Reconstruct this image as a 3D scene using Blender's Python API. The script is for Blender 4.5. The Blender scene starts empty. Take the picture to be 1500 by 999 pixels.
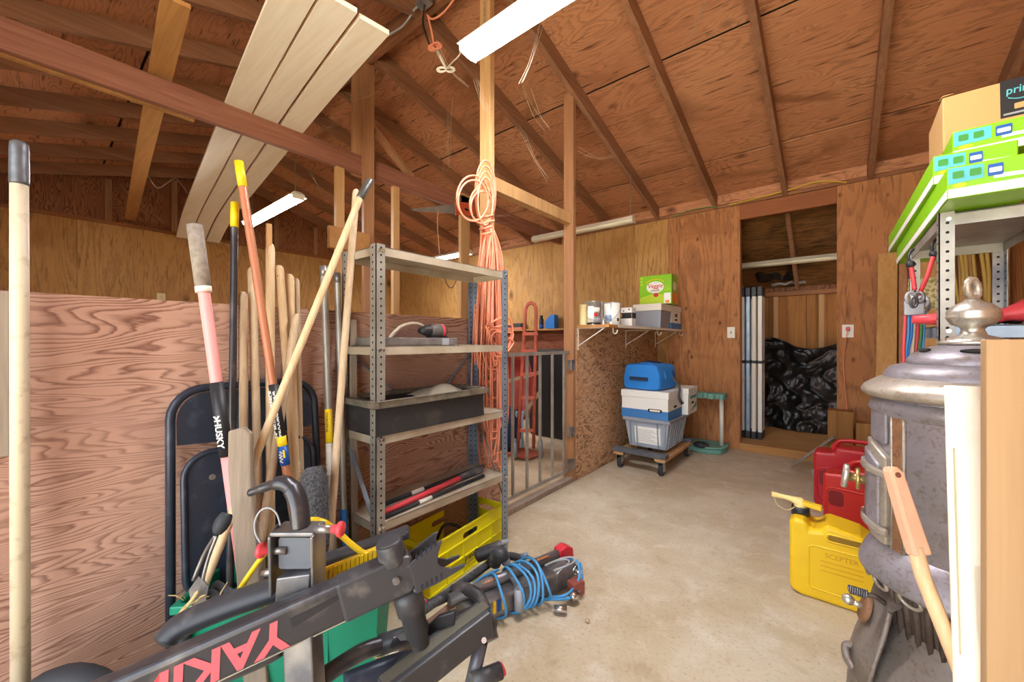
import bpy, bmesh, math, random
from mathutils import Vector, Matrix
random.seed(7)
V = Vector
# ---------------------------------------------------------------- camera, world, exposure
EYE = 1.12; F = 578.0; YAW = math.radians(39.5)
CS, SN = math.cos(YAW), math.sin(YAW)
scn = bpy.context.scene
col = scn.collection
cd = bpy.data.cameras.new('camera'); cam = bpy.data.objects.new('camera', cd); col.objects.link(cam)
cd.sensor_width = 36.0; cd.lens = 36.0 * F / 1500.0; cd.clip_start = 0.02
cam.location = (0, 0, EYE); cam.rotation_euler = (math.pi / 2, 0, YAW)
scn.camera = cam
w = bpy.data.worlds.new('world'); scn.world = w; w.use_nodes = True
w.node_tree.nodes['Background'].inputs[0].default_value = (0.80, 0.90, 1.0, 1)
w.node_tree.nodes['Background'].inputs[1].default_value = 3.1
sd = bpy.data.lights.new('sun', 'SUN'); sd.energy = 44.0; sd.color = (.93, .96, 1.0); sd.angle = .01
sun = bpy.data.objects.new('sun', sd); col.objects.link(sun); sun.rotation_euler = (math.radians(-28), math.radians(12), 0)   # high, from behind the building: lights the drive outside
scn.view_settings.view_transform = 'Standard'; scn.view_settings.look = 'None'
scn.view_settings.gamma = 1.0; scn.view_settings.use_curve_mapping = False
scn.view_settings.exposure = 0.98
scn.cycles.max_bounces = 8; scn.cycles.diffuse_bounces = 6; scn.cycles.caustics_reflective = False
scn.cycles.sample_clamp_indirect = 6.0
LAMP = 60.0
# ---------------------------------------------------------------- helpers
def P(u, v, dep=None, X=None, Y=None, Z=None):
    """a point of the place: the ray through (u, v) of the 1500x999 frame met with a depth or a world plane"""
    r = (u - 750.0) / F; q = (499.5 - v) / F
    kx, ky = CS * r - SN, SN * r + CS
    if X is not None: dep = X / kx
    elif Y is not None: dep = Y / ky
    elif Z is not None: dep = (Z - EYE) / q
    return V((dep * kx, dep * ky, EYE + dep * q))
def srgb(h):
    c = [int(h[i:i+2], 16) / 255 for i in (0, 2, 4)]
    return tuple(x / 12.92 if x <= .04045 else ((x + .055) / 1.055) ** 2.4 for x in c) + (1,)
class MB:
    def __init__(s, M=None): s.v = []; s.f = []; s.sm = []; s.M = M
    def add(s, vs, fs, smooth=False):
        b = len(s.v)
        s.v += [(s.M @ V(p)) if s.M else V(p) for p in vs]
        s.f += [tuple(i + b for i in f) for f in fs]; s.sm += [smooth] * len(fs)
        return s
    def box(s, x0, x1, y0, y1, z0, z1):
        vs = [(x, y, z) for z in (z0, z1) for y in (y0, y1) for x in (x0, x1)]
        return s.add(vs, [(0,2,3,1),(4,5,7,6),(0,1,5,4),(2,6,7,3),(0,4,6,2),(1,3,7,5)])
    def frust(s, x0, x1, y0, y1, z0, z1, t):
        """box whose bottom is inset by t"""
        vs = [(x0+t,y0+t,z0),(x1-t,y0+t,z0),(x0+t,y1-t,z0),(x1-t,y1-t,z0),(x0,y0,z1),(x1,y0,z1),(x0,y1,z1),(x1,y1,z1)]
        return s.add(vs, [(0,2,3,1),(4,5,7,6),(0,1,5,4),(2,6,7,3),(0,4,6,2),(1,3,7,5)])
    def beam(s, p0, p1, wd, h, up=(0, 0, 1)):
        p0, p1 = V(p0), V(p1); d = (p1 - p0).normalized(); sd = d.cross(V(up)).normalized(); u = sd.cross(d)
        vs = [p + sd * a * wd / 2 + u * b * h / 2 for p in (p0, p1) for b in (-1, 1) for a in (-1, 1)]
        return s.add(vs, [(0,2,3,1),(4,5,7,6),(0,1,5,4),(2,6,7,3),(0,4,6,2),(1,3,7,5)])
    def cyl(s, p0, p1, r0, r1=None, n=14):
        return s.tube([p0, p1], [r0, r0 if r1 is None else r1], n)
    def tube(s, pts, r, n=8, closed=False, flat=1.0):
        pts = [V(p) for p in pts]; m = len(pts)
        rs = r if isinstance(r, (list, tuple)) else [r] * m
        tg = []
        for i in range(m):
            a = pts[i-1] if (i or closed) else pts[i]; b = pts[(i+1) % m] if (i < m-1 or closed) else pts[i]
            t = b - a; tg.append(t.normalized() if t.length > 1e-9 else V((0,0,1)))
        nrm = tg[0].orthogonal().normalized() if abs(tg[0].z) > .9 else tg[0].cross(V((0,0,1))).normalized()
        vs = []
        for i in range(m):
            nrm = nrm - tg[i] * nrm.dot(tg[i])
            nrm = nrm.normalized() if nrm.length > 1e-6 else tg[i].orthogonal().normalized()
            bn = tg[i].cross(nrm)
            for k in range(n):
                a = 2 * math.pi * k / n
                vs.append(pts[i] + (nrm * math.cos(a) + bn * math.sin(a) * flat) * rs[i])
        fs = []
        for i in range(m if closed else m - 1):
            j = (i + 1) % m
            for k in range(n): fs.append((i*n+k, i*n+(k+1)%n, j*n+(k+1)%n, j*n+k))
        s.add(vs, fs, True)
        if not closed:
            s.add(vs[:n], [tuple(range(n))[::-1]]); s.add(vs[-n:], [tuple(range(n))])
        return s
    def lathe(s, prof, c=(0,0,0), n=32, a0=0, a1=2*math.pi, ex=None, ey=None, ez=None):
        """prof: (radius, height) pairs"""
        ex, ey, ez = V(ex or (1,0,0)), V(ey or (0,1,0)), V(ez or (0,0,1)); c = V(c)
        full = abs(a1 - a0 - 2*math.pi) < 1e-6; m = n if full else n + 1
        vs = []
        for r, z in prof:
            for k in range(m):
                a = a0 + (a1 - a0) * k / n
                vs.append(c + ex * math.cos(a) * r + ey * math.sin(a) * r + ez * z)
        fs = []
        for i in range(len(prof) - 1):
            for k in range(n):
                j = (k + 1) % m
                fs.append((i*m+k, i*m+j, (i+1)*m+j, (i+1)*m+k))
        return s.add(vs, fs, True)
    def prism(s, poly, o, ex, ey, d):
        """2-D polygon in the plane o + x ex + y ey, extruded by the vector d"""
        o, ex, ey, d = V(o), V(ex), V(ey), V(d); n = len(poly)
        a = [o + ex * x + ey * y for x, y in poly]; b = [p + d for p in a]
        return s.add(a + b, [tuple(range(n))[::-1], tuple(range(n, 2*n))] + [(i, (i+1)%n, n+(i+1)%n, n+i) for i in range(n)])
    def ball(s, c, r, n=14, m=9, sc=(1,1,1)):
        c = V(c); vs = []; fs = []
        for i in range(m + 1):
            t = math.pi * i / m
            for k in range(n):
                a = 2*math.pi*k/n
                vs.append(c + V((r*sc[0]*math.sin(t)*math.cos(a), r*sc[1]*math.sin(t)*math.sin(a), r*sc[2]*math.cos(t))))
        for i in range(m):
            for k in range(n): fs.append((i*n+k, (i+1)*n+k, (i+1)*n+(k+1)%n, i*n+(k+1)%n))
        return s.add(vs, fs, True)
    def grid(s, fn, nu, nv, smooth=True):
        vs = [fn(i / nu, j / nv) for j in range(nv + 1) for i in range(nu + 1)]
        fs = [(j*(nu+1)+i, j*(nu+1)+i+1, (j+1)*(nu+1)+i+1, (j+1)*(nu+1)+i) for j in range(nv) for i in range(nu)]
        return s.add(vs, fs, smooth)
OFF = {}
def build(name, mb, mat, parent=None, bevel=0, solid=0, label=None, kind=None, loc=None, seg=2):
    """link one mesh object; vertices are given in world space and stored about the parent's base"""
    off = OFF[parent.name] if parent else V(loc or (0, 0, 0))
    me = bpy.data.meshes.new(name)
    me.from_pydata([p - off for p in mb.v], [], mb.f)
    me.polygons.foreach_set('use_smooth', mb.sm)
    bm = bmesh.new(); bm.from_mesh(me)
    bmesh.ops.remove_doubles(bm, verts=bm.verts, dist=1e-5)
    bmesh.ops.recalc_face_normals(bm, faces=bm.faces); bm.to_mesh(me); bm.free()
    me.materials.append(mat)
    o = bpy.data.objects.new(name, me); col.objects.link(o)
    if parent: o.parent = parent
    else: o.location = off
    OFF[o.name] = off
    if bevel:
        b = o.modifiers.new('bevel', 'BEVEL'); b.width = bevel; b.segments = seg; b.limit_method = 'ANGLE'; b.angle_limit = .6
    if solid:
        b = o.modifiers.new('solid', 'SOLIDIFY'); b.thickness = solid; b.offset = 0
    if label: o['label'] = label
    if kind: o['kind'] = kind
    return o
def tag(o, label, cat, group=None):
    o['label'] = label; o['category'] = cat
    if group: o['group'] = group
    return o
def thing(name, label, cat, loc, group=None):
    o = bpy.data.objects.new(name, None); col.objects.link(o); o.location = loc; o.empty_display_size = .05
    OFF[o.name] = V(loc)
    return tag(o, label, cat, group)
def single(name, mb, mat, label, cat, group=None, **k):
    lo = V((sum(p.x for p in mb.v)/len(mb.v), sum(p.y for p in mb.v)/len(mb.v), min(p.z for p in mb.v)))
    return tag(build(name, mb, mat, loc=lo, **k), label, cat, group)
def setting(name, loc=(0,0,0)):
    o = bpy.data.objects.new(name, None); col.objects.link(o); o.location = loc; OFF[o.name] = V(loc); o['kind'] = 'structure'
    return o
def text(name, s, o, ex, ey, size, mat, parent, shear=0, bold=0, align='CENTER', space=1.0, fit=None):
    """lettering: o is the middle of the word, ex and ey the reading and the up directions"""
    cu = bpy.data.curves.new(name, 'FONT'); cu.body = s; cu.size = 1; cu.align_x = align; cu.align_y = 'CENTER'
    cu.shear = shear; cu.offset = bold; cu.space_character = space; cu.resolution_u = 3
    t = bpy.data.objects.new('lettering_source', cu); me = bpy.data.meshes.new_from_object(t)
    bpy.data.objects.remove(t); bpy.data.curves.remove(cu)
    ex, ey = V(ex).normalized(), V(ey).normalized()
    xs = [p.co.x for p in me.vertices]; wd = max(xs) - min(xs)
    sx = (fit / wd) if fit else size
    mb = MB(); mb.add([V(o) + ex * p.co.x * sx + ey * p.co.y * size for p in me.vertices], [tuple(f.vertices) for f in me.polygons])
    bpy.data.meshes.remove(me)
    return build(name, mb, mat, parent)
def arc(c, ex, ey, r, a0, a1, n=12):
    c, ex, ey = V(c), V(ex), V(ey)
    return [c + ex * (r * math.cos(a0 + (a1-a0)*i/n)) + ey * (r * math.sin(a0 + (a1-a0)*i/n)) for i in range(n + 1)]
def bez(p, n=16):
    """smooth curve through points (Catmull-Rom)"""
    p = [V(q) for q in p]; out = []
    for i in range(len(p) - 1):
        a, b, c, d = p[max(i-1,0)], p[i], p[i+1], p[min(i+2,len(p)-1)]
        for k in range(n):
            t = k / n
            out.append(.5*((2*b)+(c-a)*t+(2*a-5*b+4*c-d)*t*t+(3*b-a-3*c+d)*t**3))
    return out + [p[-1]]
def rrect(x0, x1, y0, y1, r, n=5):
    out = []
    for cx, cy, a in ((x1-r,y0+r,-90),(x1-r,y1-r,0),(x0+r,y1-r,90),(x0+r,y0+r,180)):
        for k in range(n + 1):
            t = math.radians(a + 90*k/n); out.append((cx + r*math.cos(t), cy + r*math.sin(t)))
    return out
# ---------------------------------------------------------------- materials
class NT:
    def __init__(s, name):
        s.m = bpy.data.materials.new(name); s.m.use_nodes = True; s.t = s.m.node_tree; s.b = s.t.nodes['Principled BSDF']
    def n(s, ty, **k):
        nd = s.t.nodes.new(ty)
        for a, v in k.items(): setattr(nd, a, v)
        return nd
    def link(s, a, b): s.t.links.new(a, b)
    def math(s, op, a, b=None):
        nd = s.n('ShaderNodeMath', operation=op)
        for i, x in enumerate((a, b)):
            if x is None: continue
            if isinstance(x, (int, float)): nd.inputs[i].default_value = x
            else: s.link(x, nd.inputs[i])
        return nd.outputs[0]
    def ramp(s, fac, stops):
        nd = s.n('ShaderNodeValToRGB'); el = nd.color_ramp.elements
        for i, (p, c) in enumerate(stops):
            e = el[i] if i < 2 else el.new(p)
            e.position = p; e.color = c if isinstance(c, tuple) else (c, c, c, 1)
        s.link(fac, nd.inputs[0]); return nd.outputs[0]
    def mix(s, fac, a, b, bt='MIX'):
        nd = s.n('ShaderNodeMix', data_type='RGBA', blend_type=bt)
        for i, x in ((0, fac), (6, a), (7, b)):
            if isinstance(x, (int, float)): nd.inputs[i].default_value = x
            elif isinstance(x, tuple): nd.inputs[i].default_value = x
            else: s.link(x, nd.inputs[i])
        return nd.outputs[2]
    def coords(s, scale=(1,1,1), rnd=True):
        tc = s.n('ShaderNodeTexCoord'); out = tc.outputs['Object']
        if rnd:
            oi = s.n('ShaderNodeObjectInfo'); va = s.n('ShaderNodeVectorMath', operation='MULTIPLY_ADD')
            cb = s.n('ShaderNodeCombineXYZ')
            for i in range(3): s.link(oi.outputs['Random'], cb.inputs[i])
            s.link(cb.outputs[0], va.inputs[0]); va.inputs[1].default_value = (37, 53, 71); s.link(out, va.inputs[2]); out = va.outputs[0]
        mp = s.n('ShaderNodeMapping'); mp.inputs['Scale'].default_value = scale; s.link(out, mp.inputs[0])
        return mp.outputs[0]
    def noise(s, co, scale=1, detail=3, dist=0, rough=.5):
        nd = s.n('ShaderNodeTexNoise'); nd.inputs['Scale'].default_value = scale; nd.inputs['Detail'].default_value = detail
        nd.inputs['Distortion'].default_value = dist; nd.inputs['Roughness'].default_value = rough; s.link(co, nd.inputs['Vector'])
        return nd.outputs[0]
    def bump(s, h, strength=.3, dist=.002):
        nd = s.n('ShaderNodeBump'); nd.inputs['Strength'].default_value = strength; nd.inputs['Distance'].default_value = dist
        s.link(h, nd.inputs['Height']); s.link(nd.outputs[0], s.b.inputs['Normal'])
    def col(s, c): s.link(c, s.b.inputs['Base Color'])
    def setv(s, **k):
        for a, v in k.items(): s.b.inputs[a.replace('_', ' ')].default_value = v
        return s
def plain(name, c, rough=.5, metal=0, var=.12, scale=14, c2=None, bump=0, lo=.35, hi=.7, spec=.4, **k):
    """one colour with procedural variation; c2 is dirt or wear on it"""
    t = NT(name); a = srgb(c) if isinstance(c, str) else c
    co = t.coords((1,1,1)); nz = t.noise(co, scale, 4)
    if c2: cc = t.mix(t.ramp(nz, [(lo, 0.0), (hi, 1.0)]), a, srgb(c2))
    else: cc = t.mix(nz, tuple(x*(1-var) for x in a[:3])+(1,), tuple(min(1, x*(1+var)) for x in a[:3])+(1,))
    t.col(cc); t.setv(Roughness=rough, Metallic=metal, Specular_IOR_Level=spec, **k)
    if bump: t.bump(t.noise(co, scale*4, 3), bump, .002)
    return t.m
AX = {'x': 0, 'y': 1, 'z': 2}
def wood(name, c1, c2, axis='z', fine=90, rough=.6, dark=None, knots=0):
    t = NT(name); sc = [fine]*3; sc[AX[axis]] = fine * .045
    co = t.coords(tuple(sc)); g = t.noise(co, 1, 4, .6)
    sc2 = [6.0]*3; sc2[AX[axis]] = .5
    lo = t.noise(t.coords(tuple(sc2)), 1, 3, .5)
    c = t.mix(t.ramp(g, [(.3, 0.0), (.7, 1.0)]), srgb(c1), srgb(c2))
    c = t.mix(t.ramp(lo, [(.35, 0.0), (.75, .6)]), c, srgb(dark or c2))
    if knots:
        sc3 = [knots]*3; sc3[AX[axis]] = knots*.55
        vo = t.n('ShaderNodeTexVoronoi'); vo.inputs['Scale'].default_value = 1; t.link(t.coords(tuple(sc3)), vo.inputs['Vector'])
        c = t.mix(t.ramp(vo.outputs['Distance'], [(.05, .85), (.12, 0.0)]), c, srgb('3a2214'))
    t.col(c); t.setv(Roughness=rough, Specular_IOR_Level=.25); t.bump(g, .35, .001)
    return t.m
def plywood(name, light, mid, dark, axis='z', lines=20, size=4.0, amount=.7, knots=0, stain=None, stretch=.16, knotcol='3d2415', fleck=.5, jitter=.9):
    """rotary-cut veneer: ragged contour lines of a stretched noise field, dark flecks and knots"""
    t = NT(name); sc = [size]*3; sc[AX[axis]] = size * stretch
    fld = t.noise(t.coords(tuple(sc)), 1, 2.6, .4, .5)
    sj = [70.0]*3; sj[AX[axis]] = 14.0
    jit = t.noise(t.coords(tuple(sj)), 1, 3)
    ph = t.math('FRACT', t.math('ADD', t.math('MULTIPLY', fld, float(lines)), t.math('MULTIPLY', jit, jitter)))
    ln = t.ramp(ph, [(0.0, 0.0), (.45, .12), (.82, 1.0), (1.0, 0.0)])
    lo = t.noise(t.coords((1.3, 1.3, 1.3)), 1, 4)
    base = t.mix(t.ramp(lo, [(.35, 0.0), (.66, 1.0)]), srgb(light), srgb(mid))
    big = t.ramp(t.noise(t.coords((2.2, 2.2, 2.2)), 1, 2), [(.3, .45), (.65, 1.0)])
    k = t.math('MULTIPLY', t.math('MULTIPLY', ln, big), amount)
    c = t.mix(k, base, srgb(dark))
    sf = [48.0]*3; sf[AX[axis]] = 4.5
    fk = t.noise(t.coords(tuple(sf)), 1, 3, .3)
    c = t.mix(t.ramp(fk, [(.60, 0.0), (.70, fleck)]), c, srgb(dark))
    if stain:
        sn = t.noise(t.coords((1.1, 1.9, 1.9)), 1, 6, 1.2)
        c = t.mix(t.ramp(sn, [(.55, 0.0), (.72, .85)]), c, srgb(stain))
    if knots:
        sk = [knots]*3; sk[AX[axis]] = knots*.6
        vo = t.n('ShaderNodeTexVoronoi'); vo.inputs['Scale'].default_value = 1; t.link(t.coords(tuple(sk)), vo.inputs['Vector'])
        c = t.mix(t.ramp(vo.outputs['Distance'], [(.03, .85), (.13, 0.0)]), c, srgb(knotcol))
    t.col(c); t.setv(Roughness=.62, Specular_IOR_Level=.25); t.bump(ln, .15, .001)
    return t.m
def emit(name, c, strength):
    t = NT(name); t.setv(Emission_Color=srgb(c), Emission_Strength=strength, Base_Color=srgb(c), Roughness=.4); return t.m
def concrete():
    t = NT('concrete_floor'); co = t.coords((1,1,1), False)
    a = t.noise(co, 1.3, 6, .6, .6); b = t.noise(co, 7, 5, .4, .65); f = t.noise(co, 70, 3)
    c = t.mix(t.ramp(a, [(.32, 0.0), (.66, 1.0)]), srgb('b09e80'), srgb('cabfa8'))
    c = t.mix(t.ramp(b, [(.5, 0.0), (.74, .65)]), c, srgb('d9d2c4'))
    c = t.mix(t.ramp(b, [(.24, .6), (.42, 0.0)]), c, srgb('97835f'))
    c = t.mix(t.ramp(f, [(.28, .4), (.45, 0.0)]), c, srgb('8d7a5b'))
    t.col(c); t.setv(Roughness=.55, Specular_IOR_Level=.35); t.bump(f, .12, .002); return t.m
def iron(name, a, b, c, sc=9, metal=.35, rough=.5):
    t = NT(name); co = t.coords((1,1,1)); n1 = t.noise(co, sc, 6, .8, .65); n2 = t.noise(co, sc*6, 4, 1.5)
    k = t.mix(t.ramp(n1, [(.35, 0.0), (.65, 1.0)]), srgb(a), srgb(b))
    k = t.mix(t.ramp(n2, [(.52, 0.0), (.72, .7)]), k, srgb(c))
    t.col(k); t.setv(Roughness=rough, Metallic=metal); t.bump(n2, .3, .002); return t.m
M = {}
M['roof_ply'] = plywood('roof_plywood', 'c48c66', 'b47a56', '5a3725', 'x', 34, 3.4, .5, 3.0, '855639', .2, '45281a', .8)
M['door_ply'] = plywood('door_wall_plywood', 'bd8453', 'ab7243', '633c26', 'z', 16, 2.8, .55, 6.5, '96623a', .16, '43261a', .65)
M['yellow_ply'] = plywood('stall_plywood', 'c69a5c', 'b4864c', '744f2e', 'z', 18, 2.8, .5, 2.0, 'a27644', .16, '3d2415', .55)
M['gable_ply'] = plywood('gable_plywood', 'a06a47', '875337', '422214', 'z', 34, 4.5, .85, 0, None, .2)
M['red_ply'] = plywood('red_plywood', 'c09c8a', 'a98472', '5e3527', 'y', 44, 6.0, .95, 0, 'a37f72', .16, '3d2415', .35)
M['osb'] = plywood('brown_wavy_plywood', 'cfa985', 'bb9069', '5a3822', 'y', 7, 13.0, .95, 0, None, .45, '3d2415', .45, .5)
M['rafter_y'] = wood('rafter_wood', 'a67a5c', '8d6448', 'y', 60, .65, '664633')
M['beam_x'] = wood('ridge_wood', 'a87650', '8d5e40', 'x', 60, .65, '6a432b')
M['tie'] = wood('tie_beam_wood', 'a2705a', '8a5845', 'y', 60, .65, '5e3829')
M['post'] = wood('post_wood', 'b58860', 'a07250', 'z', 70, .6, '7d5539')
M['pale_post'] = wood('pale_post_wood', 'cfa877', 'bd9260', 'z', 70, .6, '9c7448')
M['pale_x'] = wood('pale_board_x', 'bd8d55', 'aa7a46', 'x', 70, .6, '8c6238')
M['white_board'] = wood('white_painted_board', 'f2eddf', 'e8dfca', 'x', 50, .6, 'd9ccb0')
M['concrete'] = concrete()
M['dirt'] = plain('stall_floor_boards', 'c2b094', .8, 0, .12, 5, 'a08c6e', .2)
M['handle'] = wood('ash_handle', 'dcc5a2', 'c9ad86', 'z', 120, .5, 'b3956d')
M['handle_grey'] = wood('grey_handle', 'c9b497', 'b09a7c', 'z', 120, .6, '98836a')
M['weathered'] = wood('weathered_wood', '9d8e7e', '887a6b', 'z', 110, .75, '6d6155')
M['handle_brown'] = plain('brown_fiberglass', 'a96c4c', .35, 0, .1)
M['cream'] = plain('cream_painted_handle', 'c9bda4', .5, 0, .1, 30, '9c8d74', .1, .55, .8)
M['black'] = plain('black_plastic', '26272b', .45, 0, .2, 20)
M['black_dirty'] = plain('dusty_black_plastic', '3b3b3f', .42, .0, .2, 18, '7f7a74', .15, .55, .9)
M['black_steel'] = plain('worn_black_steel', '434246', .3, .4, .2, 10, '8f8880', .05, .55, .95)
M['dark_steel'] = plain('dark_steel', '66666c', .32, .6, .2, 12, 'a09b95')
M['navy'] = plain('dark_blue_painted_metal', '2c3442', .35, .2, .15, 20, '4a5262', 0, .55, .9)
M['steel'] = plain('galvanised_steel', 'a8a59d', .42, .45, .1, 9, '8d8880', .05)
M['steel_blue'] = plain('galvanised_steel_blue', '93a3b6', .38, .5, .12, 9, '7a8797')
M['steel_dusty'] = plain('dusty_shelf_steel', 'b3a794', .6, .15, .1, 7, '9a8c76')
M['chrome'] = plain('chrome', 'c9c9c6', .2, .95, .05)
M['hole'] = plain('hole_black', '1a1817', .9)
M['white'] = plain('white_paint', 'ded8cb', .5, 0, .04)
M['white_plastic'] = plain('white_plastic', 'ece7da', .4, 0, .04)
M['pvc'] = plain('pvc_white', 'f0e9d6', .35, 0, .04, 12, 'ddcfae', 0, .55, .85)
M['ivory'] = plain('ivory_plastic', 'dcca94', .45, 0, .04)
M['yellow'] = plain('yellow_plastic', 'e2c21c', .4, 0, .06)
M['crate'] = plain('lemon_yellow_plastic', 'f3ec1c', .4, 0, .06, 6, 'e2d924', 0, .55, .9)
M['can_yellow'] = plain('fuel_can_yellow', 'eac120', .35, 0, .05, 5, 'd9ab18', .03, .5, .9)
M['can_red'] = plain('fuel_can_red', 'b3212a', .35, 0, .08, 6)
M['can_red2'] = plain('fuel_can_bright_red', 'c22d28', .35, 0, .08, 6)
M['red'] = plain('red_plastic', 'd2434a', .4, 0, .08)
M['truck_red'] = plain('hand_truck_red', 'd8705a', .45, .1, .12, 12, 'b0614c')
M['orange_cord'] = plain('orange_cord', 'eb9b7c', .5, 0, .1, 30, 'e08765')
M['pink'] = plain('faded_pink_shaft', 'e79a98', .4, 0, .06)
M['grip_grey'] = plain('grey_foam_grip', '958b80', .8, 0, .12, 60, '7d7368', .3)
M['blue'] = plain('blue_plastic', '2f78c6', .4, 0, .08)
M['blue_cord'] = plain('blue_cable', '4c97cf', .4, 0, .08)
M['bag_blue'] = plain('blue_nylon', '2a7fd2', .6, 0, .12, 9, None, .2)
M['green_bin'] = plain('green_plastic_bin', '0f7a5e', .38, 0, .12, 4, '178a6c', 0, .4, .8)
M['rack_green'] = plain('green_resin', '6c9c8e', .5, 0, .1, 9)
M['clear'] = NT('clear_plastic').setv(Base_Color=srgb('c3cbd6'), Roughness=.25, Transmission_Weight=.55, IOR=1.2, Alpha=1).m
M['cardboard'] = plain('cardboard', 'c59c66', .75, 0, .05, 8)
M['carton_white'] = plain('white_cardboard', 'e2e2dd', .6, 0, .03)
M['carton_blue'] = plain('blue_cardboard_print', '3c78b6', .6, 0, .05)
M['print_green'] = plain('green_print', '86c61c', .4, 0, .06)
M['print_lime'] = plain('lime_print', 'b7d433', .4, 0, .06)
M['print_dkgreen'] = plain('dark_green_print', '3f8f3c', .4, 0, .06)
M['print_white'] = plain('white_print', 'f0f0ea', .45, 0, .03)
M['print_black'] = plain('black_print', '2a2a2c', .45, 0, .03)
M['print_red'] = plain('red_print', 'c8283a', .45, 0, .03)
M['print_yellow'] = plain('yellow_print', 'f2d31b', .45, 0, .03)
M['print_blue'] = plain('blue_print', '2357a8', .45, 0, .03)
M['print_teal'] = plain('teal_print', '21a58e', .45, 0, .03)
M['print_cyan'] = plain('cyan_print', '58b8c8', .45, 0, .03)
M['print_grey'] = plain('grey_print', '9a9da3', .5, 0, .03)
M['print_orange'] = plain('orange_print', 'e58a3b', .5, 0, .03)
M['yakima_red'] = plain('coral_red_print', 'e2606a', .4, 0, .06)
M['stove'] = iron('stove_grey_iron', '847f82', '9690 9b'.replace(' ',''), '6c5d4e', 9, .4, .42)
M['stove_rim'] = iron('stove_rim_iron', '9f968b', 'b3aa9e', '866a4a', 12, .45, .4)
M['stove_rust'] = iron('stove_rusty_iron', '75513a', '8c6444', '5a3926', 12, .2, .65)
M['stove_base'] = iron('stove_base_iron', '756d66', '847b74', '694e35', 8, .35, .5)
M['stove_dark'] = iron('stove_dark_iron', '4c4039', '5f5048', '3a2c24', 12, .2, .6)
M['nickel'] = iron('nickel', 'bdb8ad', 'cdc8be', '958a72', 14, .75, .33)
M['brass'] = iron('brass', 'b59d62', 'c8b27a', '8a7340', 14, .8, .3)
M['tarp'] = plain('black_poly_tarp', '1d1b1b', .34, 0, .3, 9, None, .5, spec=.5)
M['lens'] = emit('lamp_lens', 'f3f3f6', LAMP)
M['lens_off'] = plain('unlit_lamp_lens', 'e0d9c0', .4, 0, .04)
M['fixture'] = plain('lamp_housing', 'e4ddc8', .45, .1, .04)
M['chain'] = plain('lamp_chain', '8d8676', .4, .7)
M['rubber'] = plain('dark_rubber', '2f3338', .6, 0, .15, 30)
M['bristle'] = plain('black_bristle', '2b2b2f', .85, 0, .4, 160, '5a5a5e', .8)
M['straw'] = plain('dry_straw', 'cbb37c', .8, 0, .15)
M['web'] = plain('cobweb', 'a8977c', .9)
M['wire_yellow'] = plain('yellow_wire', 'd6c02c', .5)
M['wire_green'] = plain('green_wire', '4c8b4f', .5)
M['label_white'] = plain('paper_label', 'dcdad2', .6, 0, .04)
M['stack_grey'] = plain('silver_can', 'b7b7b2', .3, .7, .05)
M['hose'] = plain('tan_hose', 'b99a4c', .5, 0, .12, 12)
M['cloth_grey'] = plain('grey_rag', '8e8574', .85, 0, .15, 20, None, .4)
# ---------------------------------------------------------------- the setting
YB = 4.65; YF = -1.25; YR = 1.706; XL = -6.75; XR = 1.0; XP = -1.62; ZE = 2.53; SL = .28
ZR = ZE + SL * (YB - YR)
DX0, DX1 = -.776, -.003
fl = setting('floor')
build('concrete_slab', MB().box(XP-.02, XR+.1, YF, YB, -.12, 0), M['concrete'], fl)
build('stall_floor_boards', MB().box(XL-.1, XP-.02, YF, YB, -.12, -.005), M['dirt'], fl)
build('back_room_floor', MB().box(-2.2, 1.6, YB+.02, 6.4, -.1, .075), plywood('floor_plywood', 'b7935f', 'a98351', '7d5a33', 'x', 12, 2.4, .4), fl)
g = build('ground', MB().box(-20, 20, -40, YF, -.14, -.015), M['concrete']); g['kind'] = 'structure'
sil = setting('trim_1')
build('sill_board', MB().box(DX0, DX1+.0, YB-.05, YB+.019, .0, .08), M['pale_x'], sil, bevel=.004)
# back wall: sheets of plywood round the doorway
wb = setting('wall_back')
def sheet(x0, x1, z0, z1, m, parent=wb, y=YB): return build('plywood_sheet', MB().box(x0+.0015, x1-.0015, y, y+.018, z0+.001, z1-.001), m, parent)
for x0, x1 in ((XL, -5.53), (-5.53, -4.31), (-4.31, -3.09), (-3.09, -1.9), (-1.9, -1.5)):
    sheet(x0, x1, 0, ZE, M['yellow_ply'])
for x0, x1 in ((-1.5, -1.38), (-1.38, DX0)): sheet(x0, x1, 0, ZE, M['door_ply'])
sheet(DX1, .62, 0, ZE, M['door_ply']); sheet(.62, XR, 0, ZE, M['door_ply'])
build('header_beam', MB().box(DX0, DX1, YB-.005, YB+.05, 2.373, ZE-.004), wood('header_wood', '9c6038', '8a5230', 'x', 60), wb, bevel=.003)
build('top_plate', MB().box(XL, XR, YB-.012, YB+.09, ZE, ZE+.03), M['beam_x'], wb)
for x in (DX0-.04, DX1): build('door_stud', MB().box(x, x+.04, YB+.019, YB+.1, 0, 2.37), M['post'], wb)
build('outer_siding', MB().box(XL, DX0-.04, YB+.1, YB+.14, 0, 2.9).box(DX1+.04, XR+.1, YB+.1, YB+.14, 0, 2.9).box(DX0-.05, DX1+.05, YB+.1, YB+.14, 2.56, 2.9), M['gable_ply'], wb)
for x in [.222 + .612 * k for k in range(-11, 2)]:
    build('blocking', MB().box(x+.02, x+.59, YB-.03, YB+.01, ZE+.03, ZE+.13), M['roof_ply'], wb) if x < .3 else None
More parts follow.
